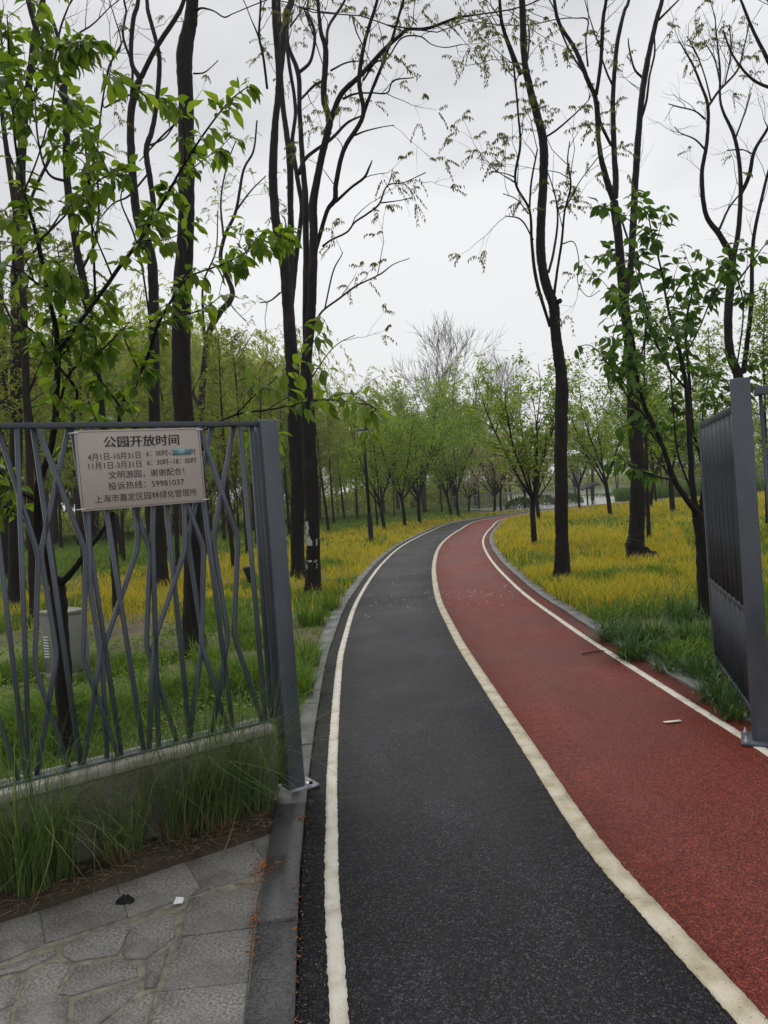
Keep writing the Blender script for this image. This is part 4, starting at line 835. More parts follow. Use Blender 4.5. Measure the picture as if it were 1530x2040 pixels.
# ------------------------------------------------------------------ procedural trees (variants, then copies)
def finish_proto(t, wood, wmat, groups):
    wood.build('trunk', wmat, t, (0, 0, 0), True)
    for nm, P, D, L, W, mt in groups:
        if len(P):
            o = add_obj(nm, leaves_mesh(nm, np.array(P), np.array(D), L, W, .12), mt, t); o['kind'] = 'stuff'
    KIDS[t.name] = children(t)
    return t
PARK = (0, -300, 0)
def proto_vase(seed, H=4.4, leafmat='maple_leaf', dens=1.0, leaf=.105, blossom=0, name='young_tree', spread=.55, fork=1.15):
    rg = np.random.default_rng(seed); t = empty(name, PARK, 'x', 'tree'); wd = MB(); LP, LD, BP, BD = [], [], [], []
    P, r = grow(rg, (0, 0, -.1), (rg.normal() * .04, rg.normal() * .04, 1), fork + .1, .075, .06, 6, .03, .05); r[0] *= 1.35; wd.tube(P, r, 8)
    nb = rg.integers(6, 9); a0 = rg.random() * 6
    for i in range(nb):
        a = a0 + i * 2 * math.pi / nb + rg.normal() * .25; tl = spread * (.5 + .9 * rg.random()); p0, tt, _, _ = sample(P, .8 + .2 * rg.random())
        Q, rr = grow(rg, p0, (math.cos(a) * tl, math.sin(a) * tl, 1), (H - fork) * (.7 + .4 * rg.random()), .032, .006, 10, .07, .03); wd.tube(Q, rr, 6)
        for j in range(12):
            p1, t1, k, _ = sample(Q, .18 + .8 * rg.random()); B, rb = grow(rg, p1, side_dir(rg, t1, .75), (.45 + .7 * rg.random()), rr[k] * .55, .003, 6, .13, .03); wd.tube(B, rb, 4)
            for q in range(5):
                p2, t2, _, _ = sample(B, .25 + .74 * rg.random()); C, rc = grow(rg, p2, side_dir(rg, t2, .8), .15 + .3 * rg.random(), .003, .0015, 3, .15, .0); wd.tube(C, rc, 3, False)
                for v in range(int(10 * dens + rg.random())):
                    p3, t3, _, _ = sample(C, rg.random()); d = side_dir(rg, t3, 1.0); d[2] -= .45; p4 = p3 + rg.normal(size=3) * .06
                    if blossom and rg.random() < blossom: BP.append(p4); BD.append(rg.normal(size=3))
                    else: LP.append(p4); LD.append(d)
    return finish_proto(t, wd, M['bark'], [('foliage', LP, LD, nr.uniform(leaf * .6, leaf * 1.1, len(LP)), nr.uniform(leaf * .38, leaf * .6, len(LP)), M[leafmat]), ('blossom', BP, BD, nr.uniform(.07, .12, len(BP)), nr.uniform(.07, .10, len(BP)), M['pink'])])
def proto_redwood(seed, H=9, leafmat='redwood_leaf', dens=1.0, name='slender_tree', rad=.10, bark='bark_brown', spread=1.5, clear=.42):
    rg = np.random.default_rng(seed); t = empty(name, PARK, 'x', 'tree'); wd = MB(); LP, LD = [], []
    P, r = grow(rg, (0, 0, -.1), (rg.normal() * .02, rg.normal() * .02, 1), H, rad, .012, 18, .022, .05); r[0] *= 1.5; wd.tube(P, r, 8)
    for i in range(46):
        f = clear + (1 - clear) * (i / 46) ** .9; p0, tt, _, _ = sample(P, min(f, .99)); a = rg.random() * 6.28; L = spread * (1.05 - f) ** .6 * (.5 + .7 * rg.random()) + .2
        B, rb = grow(rg, p0, (math.cos(a), math.sin(a), .55 + rg.normal() * .2), L, .014, .003, 6, .10, -.01); wd.tube(B, rb, 4)
        for q in range(int(7 + L * 5)):
            p1, t1, _, _ = sample(B, .15 + .85 * rg.random()); C, rc = grow(rg, p1, side_dir(rg, t1, .8), .15 + .35 * rg.random(), .003, .0015, 3, .12, -.06)
            if q % 2: wd.tube(C, rc, 3, False)
            for v in range(int(5 * dens)):
                p2, t2, _, _ = sample(C, rg.random()); d = side_dir(rg, t2, .9); d[2] -= .3; LP.append(p2 + rg.normal(size=3) * .04); LD.append(d)
    n = len(LP); return finish_proto(t, wd, M[bark], [('foliage', LP, LD, nr.uniform(.08, .16, n), nr.uniform(.04, .07, n), M[leafmat])])
def proto_willow(seed, H=13):
    rg = np.random.default_rng(seed); t = empty('willow_tree', PARK, 'x', 'tree'); wd = MB(); LP, LD = [], []
    P, r = grow(rg, (0, 0, -.1), (0, 0, 1), H * .5, .22, .12, 8, .05, .04); wd.tube(P, r, 8)
    for i in range(15):
        a = i * 2.4 + rg.random(); p0, _, _, _ = sample(P, .45 + .55 * rg.random()); B, rb = grow(rg, p0, (math.cos(a) * .75, math.sin(a) * .75, 1), H * (.32 + .22 * rg.random()), .06, .012, 9, .09, -.015); wd.tube(B, rb, 5)
        for q in range(46):
            p1, t1, _, _ = sample(B, .2 + .8 * rg.random()); L = 1.5 + 4.5 * rg.random()
            C, rc = grow(rg, p1, side_dir(rg, t1, .9), L, .006, .002, 8, .07, -.42)
            if q % 4 == 0: wd.tube(C, rc, 3, False)
            for v in range(int(L * 8)):
                p2, t2, _, _ = sample(C, rg.random()); LP.append(p2 + rg.normal(size=3) * .05); LD.append(t2 + rg.normal(size=3) * .35 + np.array([0, 0, -.5]))
    n = len(LP); print('willow leaves', n); return finish_proto(t, wd, M['bark_far'], [('foliage', LP, LD, nr.uniform(.22, .42, n), nr.uniform(.05, .09, n), M['willow_leaf'])])
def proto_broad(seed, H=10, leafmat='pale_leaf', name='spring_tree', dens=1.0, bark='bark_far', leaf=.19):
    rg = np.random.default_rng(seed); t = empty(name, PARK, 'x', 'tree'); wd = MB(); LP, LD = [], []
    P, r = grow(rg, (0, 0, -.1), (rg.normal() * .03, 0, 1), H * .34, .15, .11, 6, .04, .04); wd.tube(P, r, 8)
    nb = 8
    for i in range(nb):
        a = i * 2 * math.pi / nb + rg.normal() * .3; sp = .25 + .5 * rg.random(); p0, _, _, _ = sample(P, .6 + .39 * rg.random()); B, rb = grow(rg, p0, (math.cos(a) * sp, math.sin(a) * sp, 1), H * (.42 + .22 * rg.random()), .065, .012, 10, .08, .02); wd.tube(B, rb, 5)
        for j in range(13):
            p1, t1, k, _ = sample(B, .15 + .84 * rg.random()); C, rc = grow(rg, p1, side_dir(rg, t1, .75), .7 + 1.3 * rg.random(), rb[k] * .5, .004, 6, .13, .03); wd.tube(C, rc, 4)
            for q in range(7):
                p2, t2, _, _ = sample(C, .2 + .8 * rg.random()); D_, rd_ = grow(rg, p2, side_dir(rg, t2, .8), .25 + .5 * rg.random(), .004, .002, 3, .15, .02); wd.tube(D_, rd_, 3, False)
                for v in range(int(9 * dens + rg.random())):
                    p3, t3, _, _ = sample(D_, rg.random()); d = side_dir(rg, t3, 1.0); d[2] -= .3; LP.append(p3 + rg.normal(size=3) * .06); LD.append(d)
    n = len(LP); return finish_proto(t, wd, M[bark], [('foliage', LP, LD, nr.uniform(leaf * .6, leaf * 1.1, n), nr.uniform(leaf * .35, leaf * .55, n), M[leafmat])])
def proto_bare(seed, H=15):
    rg = np.random.default_rng(seed); t = empty('bare_tree', PARK, 'x', 'tree'); wd = MB()
    def rec(p, d, L, r, lv):
        B, rb = grow(rg, p, d, L, r, r * .45, 6, .06, .03); wd.tube(B, rb, 6 if lv < 2 else 3, lv < 2)
        if lv >= 5: return
        for q in range(3 if lv < 1 else 4 if lv < 4 else 3):
            p1, t1, k, _ = sample(B, (.45 + .55 * rg.random()) if lv else (.7 + .3 * rg.random())); rec(p1, side_dir(rg, t1, .35 + .25 * rg.random()), L * (.58 + .2 * rg.random()), max(rb[k] * .7, .012), lv + 1)
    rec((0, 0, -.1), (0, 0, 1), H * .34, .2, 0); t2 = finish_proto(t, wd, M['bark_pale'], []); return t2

PROT = {'vase': [proto_vase(60 + k) for k in range(4)], 'vasec': [proto_vase(70 + k, 4.2, 'cherry_leaf', .9, .11, 0, 'young_tree', .6, 1.0) for k in range(2)], 'pink': [proto_vase(80, 3.4, 'maple_leaf', .55, .08, .42, 'blossom_tree', .8, .9)], 'rust': [proto_vase(84, 3.0, 'rust_leaf', .5, .08, 0, 'red_leaved_tree', .8, .9)],
        'red': [proto_redwood(90 + k) for k in range(3)], 'redl': [proto_redwood(97, 6.5, 'maple_leaf', .9, 'slender_tree', .06, 'bark_brown', 1.3, .28)], 'willow': [proto_willow(101 + k) for k in range(2)], 'broad': [proto_broad(110 + k) for k in range(3)], 'broadg': [proto_broad(116, 9, 'maple_leaf', 'spring_tree', 1.1)], 'bare': [proto_bare(120)]}
USED = set()
def place(kind, k, loc, H, label, group=None, rz=None):
    o = PROT[kind][k % len(PROT[kind])]; rz = rng.uniform(0, 6.28) if rz is None else rz; nom = {'vase': 4.4, 'vasec': 4.2, 'pink': 3.4, 'rust': 3.0, 'red': 9, 'redl': 6.5, 'willow': 12, 'broad': 9.3, 'broadg': 8.4, 'bare': 14}[kind]
    return copy_tree(o, (loc[0], loc[1], -.035), rz, H / nom, label, group)
def pg(px, py): return g(px, py)
mid = [  # kind, variant, base pixel, height m, label
 ('vase', 0, (1065, 1087), 4.7, 'young tree with spreading leafy crown left of the lone curved trunk'), ('pink', 0, (1073, 1034), 4.2, 'small pink blossoming tree right behind the spreading young tree'),
 ('vase', 1, (1155, 1012), 5.0, 'small leafy tree just left of the tilted information boards'), ('vase', 2, (1216, 1026), 6.2, 'slim leaning leafy tree between the information boards and the crooked-foot trunk'),
 ('redl', 0, (1293, 1074), 5.8, 'thin straight tree close behind the crooked-foot trunk'), ('vase', 3, (1295, 1012), 6.2, 'young tree right of the crooked-foot trunk at the lawn edge'), ('redl', 0, (1307, 1000), 7.5, 'slender feathery tree among reeds right of the crooked-foot trunk'),
 ('vasec', 1, (1341, 1022), 6.3, 'young tree left of the right cherry tree on the yellow lawn'), ('redl', 0, (1320, 985), 9.0, 'far slender tree seen behind the reeds'), ('redl', 0, (1440, 1060), 5.2, 'feathery bright green tree hidden behind the gate leaf'), ('redl', 0, (1530, 1050), 6.4, 'feathery bright green tree at the right picture edge'), ('redl', 0, (1590, 1080), 5.0, 'feathery tree just outside the right picture edge'),
 ('vase', 2, (766, 1056), 5.2, 'vase shaped young tree next right of the lamp post'), ('vase', 1, (806, 1050), 5.6, 'vase shaped young tree, second right of the lamp post'), ('redl', 0, (752, 1049), 6.4, 'slim trunk close behind the lamp post'),
 ('vasec', 0, (836, 1042), 6.0, 'young tree third right of the lamp post along the path'), ('redl', 0, (786, 1030), 6.6, 'slender tree between the first vase shaped trees'), ('broadg', 0, (846, 1018), 9.0, 'stout trunk with tall pale crown behind the roadside trees'),
 ('redl', 0, (881, 1021), 7.5, 'straight slender tree in the middle of the roadside row'), ('vase', 3, (899, 1026), 6.0, 'young tree left of a close pair by the path bend'), ('vase', 0, (913, 1029), 5.6, 'young tree right of a close pair by the path bend'), ('pink', 0, (934, 1019), 4.0, 'pink blossoming tree with pale foot by the path bend'),
 ('redl', 0, (955, 1013), 7.0, 'slender tree right of the pink blossoming tree'), ('vase', 1, (999, 1018), 5.2, 'young tree at the far path bend, left of the spreading tree'), ('pink', 0, (985, 1020), 4.6, 'wide pink blossoming tree left of the spreading young tree'), ('vasec', 1, (989, 1003), 6.5, 'leafy tree behind the far path bend'), ('vase', 2, (1019, 1004), 6.0, 'leafy tree beside the pale balustrade'), ('vasec', 0, (1046, 1012), 5.4, 'leafy tree half hidden by the spreading young tree'),
 ('red', 0, (655, 1063), 7.0, 'straight dark slender trunk next left of the lamp post'), ('red', 1, (665, 1043), 7.8, 'slender trunk second left of the lamp post'), ('red', 2, (687, 1035), 8.0, 'slender trunk a little behind the lamp post on its left'), ('redl', 0, (712, 1037), 7.5, 'thin leaning trunk just left of the lamp post'), ('red', 0, (577, 1067), 7.2, 'slender trunk between the left fence post and the multi-stemmed pair'),
 ('rust', 0, (725, 1012), 4.4, 'small rusty red tree behind the lamp post'), ('rust', 0, (820, 1010), 4.0, 'small rusty red tree behind the roadside row'), ('rust', 0, (600, 1040), 3.6, 'small rusty red tree behind the multi-stemmed pair'), ('rust', 0, (470, 1050), 3.8, 'small rusty red tree seen through the fence')]
for i, (kd, k, px, H, lb) in enumerate(mid): place(kd, k, pg(*px), H, lb, None, i * 2.1)
# the wood behind the fence
pts = []
tries = 0
while len(pts) < 64 and tries < 5000:
    tries += 1
    px = rng.uniform(-160, 560); Y = 13 + 50 * rng.random() ** .8; P = at(px, 1000, Y); x, y = P[0], P[1]
    if min([9] + [(x - a) ** 2 + (y - b) ** 2 for a, b in pts]) < 3.2: continue
    if abs(px - 321) < 40 and Y < 17: continue
    pts.append((x, y))
pts.sort(key=lambda q: q[1])
for i, (x, y) in enumerate(pts): place('red', i, (x, y), rng.uniform(7.0, 9.5) * (.75 if y < 24 else .85 if y < 34 else 1.0), 'slender dark trunk with feathery green foliage in the wood behind the fence', 'slender trees in the wood behind the fence')
wl = [(-31, 52), (-26, 57), (-21.5, 50), (-17, 56), (-12, 52), (-8, 56), (-37, 60), (-30, 68), (-18, 66), (-5.5, 64), (-12, 70), (-24, 64)]
ORD = 'first second third fourth fifth sixth seventh eighth ninth tenth eleventh twelfth'.split()
def rank(L): o_ = sorted(range(len(L)), key=lambda i: L[i][0] / L[i][1]); return [ORD[o_.index(i)] for i in range(len(L))]
wk = rank(wl)
for i, (x, y) in enumerate(wl): place('willow', i, (x, y), (15.5, 17, 16, 18, 16.5, 15.5, 18, 20, 19, 14, 18, 19)[i], 'pale green weeping willow, ' + wk[i] + ' from the left of those closing off the wood', 'weeping willows behind the wood')
bc = [(0, 64, 9.5), (3.2, 60, 10.5), (6.2, 66, 11.5), (8.5, 70, 12), (-2.5, 72, 9.0), (11, 76, 10), (1.5, 78, 11)]
bk = rank(bc)
for i, (x, y, H) in enumerate(bc): place('broad', i, (x, y), H * 1.06, 'tall pale spring tree, ' + bk[i] + ' from the left of those behind the roadside row', 'pale spring trees behind the roadside row')
q = at(905, 1000, 80); place('bare', 0, q, 21.5, 'tall leafless tree with fine pinkish twigs above the roadside row', None, .4)
q = at(985, 1000, 84); place('bare', 0, q, 18.5, 'smaller leafless tree right of the tall leafless one', None, 2.4)
k = 0
for row, (Y0, n, H0_) in enumerate(((92, 26, 7.5), (112, 24, 9.5))):
    for i in range(n):
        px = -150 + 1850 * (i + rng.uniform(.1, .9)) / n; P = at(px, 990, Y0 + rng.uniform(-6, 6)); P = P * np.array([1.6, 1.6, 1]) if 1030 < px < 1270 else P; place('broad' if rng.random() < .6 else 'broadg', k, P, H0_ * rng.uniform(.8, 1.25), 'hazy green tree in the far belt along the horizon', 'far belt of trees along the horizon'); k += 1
for i in range(10):
    P = at(1130 + 50 * i, 985, 62 + rng.uniform(-4, 8)); place('broadg' if i % 2 else 'redl', i, P, rng.uniform(5.5, 8), 'leafy tree beyond the plaza, ' + ORD[i] + ' from the left', 'trees beyond the plaza on the right')
n = 46000; a = nr.uniform(-.62, .62, n); Yt = np.where((a > .16) & (a < .34), nr.uniform(150, 190, n), nr.uniform(82, 125, n)); Xt = a * Yt; hz_ = 1.6 + 4.2 * vnoise(Xt, Yt, 5, 21) * vnoise(Xt, Yt, 17, 22)
P = np.c_[Xt, Yt, hz_ * nr.random(n) ** .8]; tag(add_obj('far_thicket', leaves_mesh('far_thicket', P, nr.normal(size=(n, 3)), nr.uniform(.35, .8, n), nr.uniform(.2, .4, n)), M['redwood_leaf']), 'far green undergrowth below the belt of trees', 'undergrowth', None, 'stuff')
for ps in PROT.values():                             # the patterns themselves leave the scene
    for o in ps:
        for c in children(o): bpy.data.objects.remove(c)
        bpy.data.objects.remove(o)

# ------------------------------------------------------------------ grass
def blades(name, X, Y, h, wdt, lean, material, z0=-.035, label=None, cat=None, rnd=None, parent=None, seg=2):
    n = len(X); a = nr.random(n) * 2 * math.pi; b = nr.random(n) * 2 * math.pi
    dx, dy = np.cos(a), np.sin(a); sx, sy = np.cos(b) * wdt, np.sin(b) * wdt; L = lean * h
    if seg == 2:
        V = np.stack([np.c_[X - sx, Y - sy, np.full(n, z0)], np.c_[X + sx, Y + sy, np.full(n, z0)],
                      np.c_[X + sx * .8 + dx * L * .3, Y + sy * .8 + dy * L * .3, z0 + h * .6], np.c_[X - sx * .8 + dx * L * .3, Y - sy * .8 + dy * L * .3, z0 + h * .6], np.c_[X + dx * L, Y + dy * L, z0 + h * (1 - .25 * lean)]], 1).reshape(-1, 3)
        k = np.arange(n)[:, None] * 5; T = k + np.array([[3, 2, 4]]); Q = k + np.array([[0, 1, 2, 3]]); m_ = 5
    else:
        V = np.stack([np.c_[X - sx, Y - sy, np.full(n, z0)], np.c_[X + sx, Y + sy, np.full(n, z0)], np.c_[X + dx * L, Y + dy * L, z0 + h]], 1).reshape(-1, 3)
        k = np.arange(n)[:, None] * 3; T = k + np.array([[0, 1, 2]]); Q = None; m_ = 3
    o = add_obj(name, raw_mesh(name, V, T, Q, False, np.repeat(nr.random(n) if rnd is None else rnd, m_)), material, parent)
    return tag(o, label, cat, None, 'stuff')
def fence_side(x, y): return (np.stack([x, y], -1) - FP0[:2]) @ (-fn[:2])       # >0: inside the park
def scatter(n, x0, x1, y0, y1, pw):
    u = nr.random(n); Y = (y0 ** (1 - pw) + u * (y1 ** (1 - pw) - y0 ** (1 - pw))) ** (1 / (1 - pw)); X = (x0 + (x1 - x0) * nr.random(n)) * Y; return X, Y
def inside(X, Y):
    lt = lateral(X, Y); left = (lt < E_L - .11) & ((X > -30) | (Y > 0)); right = lt > E_R + .155
    gf = (X - FP0[0]) * fn[0] + (Y - FP0[1]) * fn[1]
    left &= (gf < -.16); pl = (Y > 47.5) & (X > 6) & (Y < 62) & (X < 30)
    return (left | right) & ~pl, lt
X, Y = scatter(560000, -.62, .62, 3.2, 85, 1.35); ok, lt = inside(X, Y); X, Y, lt = X[ok], Y[ok], lt[ok]
n1 = vnoise(X, Y, 1.1, 1); n2 = vnoise(X, Y, .35, 2); n3 = vnoise(X, Y, 4.5, 4)
leftside = lt < 0
yel = np.where(leftside, np.clip((Y - 10.5) / 4, 0, 1) * np.clip((9.5 - (-lt)) / 2.5 - np.clip((Y - 30) / 12, 0, 1) * 1.6, 0, 1), np.clip((Y - 8.6) / 1.5, 0, 1) * np.clip((52 - Y) / 3, 0, 1))
yel = yel * np.clip(1.18 - np.clip(n3 - .5, 0, 1) * 1.8 - np.clip(n1 - .5, 0, 1) * 2.6 * np.where(leftside, 1, np.clip(1.9 - Y / 16, .35, 1.2)), 0, 1)
yel = np.where((~leftside) & (X > 5.6 + (Y - 14) * .35) & (Y > 13) & (Y < 24), yel * .25, yel)
isy = nr.random(len(X)) < yel * .95
dens = np.where(isy, np.clip(1.4 * n2 + .5 * n1 - .10, .10, 1), np.where(leftside & (Y < 26), np.clip((n1 * .75 + n2 * .5 - np.where((Y > 6.6) & (Y < 20), .70, .50)) * 4.2, .03, 1), .75))
dens = np.where((~leftside) & (Y < 8.5), np.clip(n1 * 1.6 - .5, .05, .7), dens)
keep = nr.random(len(X)) < dens; X, Y, isy, n1, n2, leftside, lt = (a[keep] for a in (X, Y, isy, n1, n2, leftside, lt))
wd_ = np.maximum(.0045, .00050 * Y) * (.7 + .6 * nr.random(len(X)))
hy = (.08 + .20 * nr.random(len(X)) ** 1.5) * (.35 + .8 * n2 + .4 * n1)
blades('yellow_grass', X[isy], Y[isy], hy[isy], wd_[isy], .25 + .5 * nr.random(isy.sum()), M['grass_y'], label='golden yellow grass covering both lawns beside the path', cat='grass')
gn = ~isy; tall = leftside & (Y < 11)
hg = np.where(tall, (.04 + .40 * n1 ** 1.5) * np.where(Y > 7, .7, 1) * (.6 + .6 * nr.random(len(X))), (.09 + .14 * nr.random(len(X))) * (.7 + .6 * n2))
blades('green_grass', X[gn], Y[gn], hg[gn], wd_[gn] * 1.1, .35 + .7 * nr.random(gn.sum()), M['grass'], label='green grass and weeds on the lawns and in the wood', cat='grass')
# low weeds: little leaves in patches
X, Y = scatter(60000, -.62, .62, 4.4, 40, 1.6); ok, lt = inside(X, Y); nn = vnoise(X, Y, 1.3, 9); ok &= nn > .5; X, Y = X[ok], Y[ok]
P = np.c_[X, Y, -.03 + .10 * nr.random(len(X))]; D = np.c_[nr.normal(size=(len(X), 2)), nr.normal(size=len(X)) * .35 + .2]
o = add_obj('low_weeds', leaves_mesh('low_weeds', P, D, np.maximum(.045, .0028 * Y) * nr.uniform(.7, 1.3, len(X)), np.maximum(.025, .0016 * Y), .1), M['grass']); tag(o, 'small broad weeds between the grass blades', 'weeds', None, 'stuff')
# reeds beyond the right lawn
n = 9000; Y = nr.uniform(51.5, 58, n); X = nr.uniform(.302, .50, n) * Y; blades('reed_bed', X, Y, nr.uniform(.5, 1.15, n), np.full(n, .03), .2 + .3 * nr.random(n), M['reed'], label='upright green reeds beyond the right hand lawn', cat='reeds')

def clump(name, loc, n, L, wdt, spread, material, label, cat, group=None, seed=0, seg=7, up=1.0, rb=.06, wind=0.0):
    rg = np.random.default_rng(seed); a = rg.random(n) * 6.283; r0 = rg.random(n) ** .5 * rb; ln_ = L * (.35 + .75 * rg.random(n)); el = spread * (.06 + 1.0 * rg.random(n) ** .8)
    f = np.linspace(0, 1, seg + 1); az = a + rg.normal(size=n) * .5
    th = el[:, None] * (.3 + 1.5 * f[None] ** 1.6); st = (ln_ / seg)[:, None]       # angle from the vertical along the blade
    kink = np.where(rg.random(n) < .22, 1.0, 0)[:, None] * (f[None] > (.35 + .4 * rg.random(n))[:, None]) * (.5 + .9 * rg.random(n))[:, None]; th = th + kink
    hx = np.cumsum(np.sin(th) * st, 1) - np.sin(th[:, :1]) * st; hz = np.cumsum(np.cos(th) * st, 1) - np.cos(th[:, :1]) * st
    azf = az[:, None] + (rg.normal(size=n) * .8)[:, None] * f[None]; cx = np.cos(azf); cy = np.sin(azf); Xc = (np.cos(a) * r0)[:, None] + hx * cx + wind * L * f[None] ** 2 * .5; Yc = (np.sin(a) * r0)[:, None] + hx * cy
    ww = wdt * (.7 + .6 * rg.random(n))[:, None] * np.maximum(1 - f[None] ** 2.2, .03); A = np.stack([Xc - cy * ww, Yc + cx * ww, hz], -1); B = np.stack([Xc + cy * ww, Yc - cx * ww, hz], -1)
    V = np.stack([A, B], 2).reshape(-1, 3); m_ = (seg + 1) * 2; k = np.arange(n)[:, None, None] * m_ + np.arange(seg)[None, :, None] * 2; Q = (k + np.array([0, 1, 3, 2])).reshape(-1, 4)
    o = add_obj(name, raw_mesh(name, V, None, Q, True, np.repeat(rg.random(n), m_)), material, None, [float(k) for k in loc]); return tag(o, label, cat, group)
ts = [((40, 1790), 330, .74, .15, 'long bladed grass tussock at the left picture edge before the wall'), ((95, 1768), 220, .60, -.1, 'grass tussock second from the left picture edge before the wall'), ((238, 1716), 230, .62, .1, 'grass tussock with dry brown foot below the notice board'), ((352, 1672), 250, .70, .1, 'tall grass tussock at the middle of the wall'), ((395, 1660), 220, .66, .25, 'grass tussock third from the fence post'), ((440, 1646), 280, .78, .2, 'densest tall grass tussock, second from the fence post'), ((505, 1622), 260, .68, .3, 'grass tussock arching against the left fence post')]
for i, (px, n, L, wind, lb) in enumerate(ts):
    q = g(*px) + np.array([0, .07, 0]); clump('grass_tussock', (q[0], q[1], -.0), int(n * .95), L * 1.22, .0021, .92, M['tussock'], lb, 'grass', 'grass tussocks along the wall', 300 + i, 11, 1, .10, wind)
# dry stalks at the tussock feet
for i, (px, n) in enumerate((((238, 1722), 60), ((352, 1680), 70), ((440, 1662), 40))):
    q = g(*px); clump('dry_stalks', (q[0], q[1], -.01), n, .20, .0022, .9, M['straw'], ('dry straw coloured stalks at the foot of the tussock below the notice board', 'dry straw coloured stalks at the middle of the wall', 'dry straw coloured stalks near the left fence post')[i], 'dry grass', None, 340 + i, 5)
lr = [((1225, 1275), 190, .42, 'dark strap leaved clump leaning over the right kerb'), ((1290, 1285), 210, .44, 'dark strap leaved clump second along the right kerb'), ((1262, 1310), 170, .38, 'dark strap leaved clump lowest at the kerb edge'), ((1390, 1290), 200, .45, 'dark strap leaved clump beside the gate leaf'), ((1355, 1235), 170, .40, 'dark strap leaved clump left of the right cherry trunk'), ((1400, 1350), 130, .32, 'small strap leaved clump below the gate leaf'), ((1340, 1335), 90, .26, 'small pale strap leaved clump on the bare soil by the right kerb'), ((1440, 1395), 140, .32, 'strap leaved clump at the gate leaf foot'), ((1470, 1425), 120, .28, 'strap leaved clump nearest the right gate post'), ((1120, 1165), 60, .25, 'small dark clump at the foot of the lone curved trunk')]
for i, (px, n, L, lb) in enumerate(lr): q = g(*px); clump('strap_leaf_clump', (q[0], q[1], -.035), int(n * 1.3), L * .98, .0052, 1.3, M['liriope'], lb, 'plant', None, 400 + i, 7, 1, .12)
ll_ = [((600, 1330), 'bright grass clump hanging over the left kerb beside the post'), ((620, 1240), 'grass clump at the left kerb beyond the post'), ((585, 1385), 'grass clump just behind the left post'), ((655, 1215), 'grass clump at the foot of the white patched trunk'), ((490, 1270), 'grass clump seen through the fence near the post'), ((420, 1330), 'grass clump behind the fence right of the thick trunk'), ((300, 1400), 'grass clump behind the fence below the notice board'), ((220, 1440), 'grass clump behind the fence right of the cherry trunk'), ((60, 1450), 'grass clump behind the fence left of the cherry trunk'), ((480, 1380), 'grass clump behind the wall end')]
for i, (px, lb) in enumerate(ll_): q = g(*px); clump('grass_clump', (q[0], q[1], -.035), 330, .40, .0042, .85, M['grass'], lb, 'grass', None, 440 + i, 6, 1, .16)

# ------------------------------------------------------------------ lamp, cabinet, spotlight, boards, balustrade
LPp = g(740, 1083); lamp = empty('lamp_post', (LPp[0], LPp[1], -.035), 'black park lamp post with white conical head beside the path', 'lamp')
mb = MB(); mb.lathe((0, 0, 0), [(.11, 0), (.11, .03), (.085, .04), (.085, .95), (.07, 1.0), (.05, 1.03)], 14); mb.build('base', M['black'], lamp, smooth=False)
mb = MB(); mb.tube([(0, 0, .98), (0, 0, 3.3)], .052, 12); mb.build('pole', M['black'], lamp, smooth=True)
mb = MB(); mb.lathe((0, 0, 0), [(.046, 2.98), (.05, 3.0), (.05, 3.06), (.046, 3.08)], 12); mb.build('band', M['white'], lamp)
mb = MB(); mb.lathe((0, 0, 0), [(.047, 3.3), (.09, 3.34), (.09, 3.36), (.03, 3.36)], 14); mb.build('collar', M['black'], lamp)
mb = MB(); mb.lathe((0, 0, 0), [(.075, 3.36), (.12, 3.5), (.20, 3.74), (.21, 3.77), (.0, 3.77)], 18); mb.build('lamp_shade', M['lampglass'], lamp, smooth=False)
mb = MB(); mb.lathe((0, 0, 0), [(.225, 3.77), (.225, 3.79), (.10, 3.86), (.0, 3.88)], 18); mb.build('cap', M['black'], lamp)
cbp = g(135, 1345); cab = empty('electrical_cabinet', (cbp[0], cbp[1], -.035), 'pale grey green electrical cabinet standing in the grass behind the fence', 'cabinet', None, R(-38))
mb = MB(); mb.box((0, 0, .04), .46, .36, .08); mb.build('plinth', M['coping'], cab, bevel=.01)
mb = MB(); mb.box((0, 0, .37), .40, .28, .58); cbod = mb.build('body', M['cabinet'], cab, bevel=.004)
mb = MB(); mb.box((0, 0, .675), .44, .32, .03); mb.build('roof', M['cabinet'], cab, bevel=.004)
mb = MB(); mb.box((.206, 0, .37), .012, .25, .54); dr = mb.build('door', M['cabinet'], cab, bevel=.002)
mb = MB(); mb.box((.218, .07, .40), .02, .03, .06); mb.build('handle', M['zinc'], dr)
for k in range(8):
    mb = MB(); mb.box((-.09, -.146, .24 + k * .028), .09, .012, .012); mb.build('vent_slat', M['white'], cbod)
sp = g(502, 1178); spt = empty('garden_spotlight', (sp[0], sp[1], -.035), 'small black garden spotlight on a stake left of the post', 'spotlight', None, R(20))
mb = MB(); mb.tube([(0, 0, 0), (0, 0, .20)], .015, 8); mb.build('stake', M['black'], spt)
mb = MB(); mb.tube([(-.07, 0, .36), (-.075, 0, .22), (0, 0, .2), (.075, 0, .22), (.07, 0, .36)], .008, 6); mb.build('bracket', M['black'], spt)
mb = MB(); mb.obox((-.03, 0, .34), (.045, 0, .02), (0, .11, 0), (-.055, 0, .14)); mb.build('housing', M['black'], spt, bevel=.01)
for i, (px, lb) in enumerate((((1171, 1006), 'left of the two tilted dark information boards'), ((1180, 1004), 'right of the two tilted dark information boards'))):
    q = g(*px); b_ = empty('information_board', (q[0], q[1], -.035), lb, 'sign', None, R(10))
    mb = MB(); mb.box((0, 0, .6), .09, .05, 1.2); mb.build('stand', M['black'], b_)
    mb = MB(); mb.obox((0, -.03, 1.25), (.48, 0, .14), (0, .26, .10), (-.006, -.008, .022)); mb.build('panel', M['black'], b_, bevel=.005)
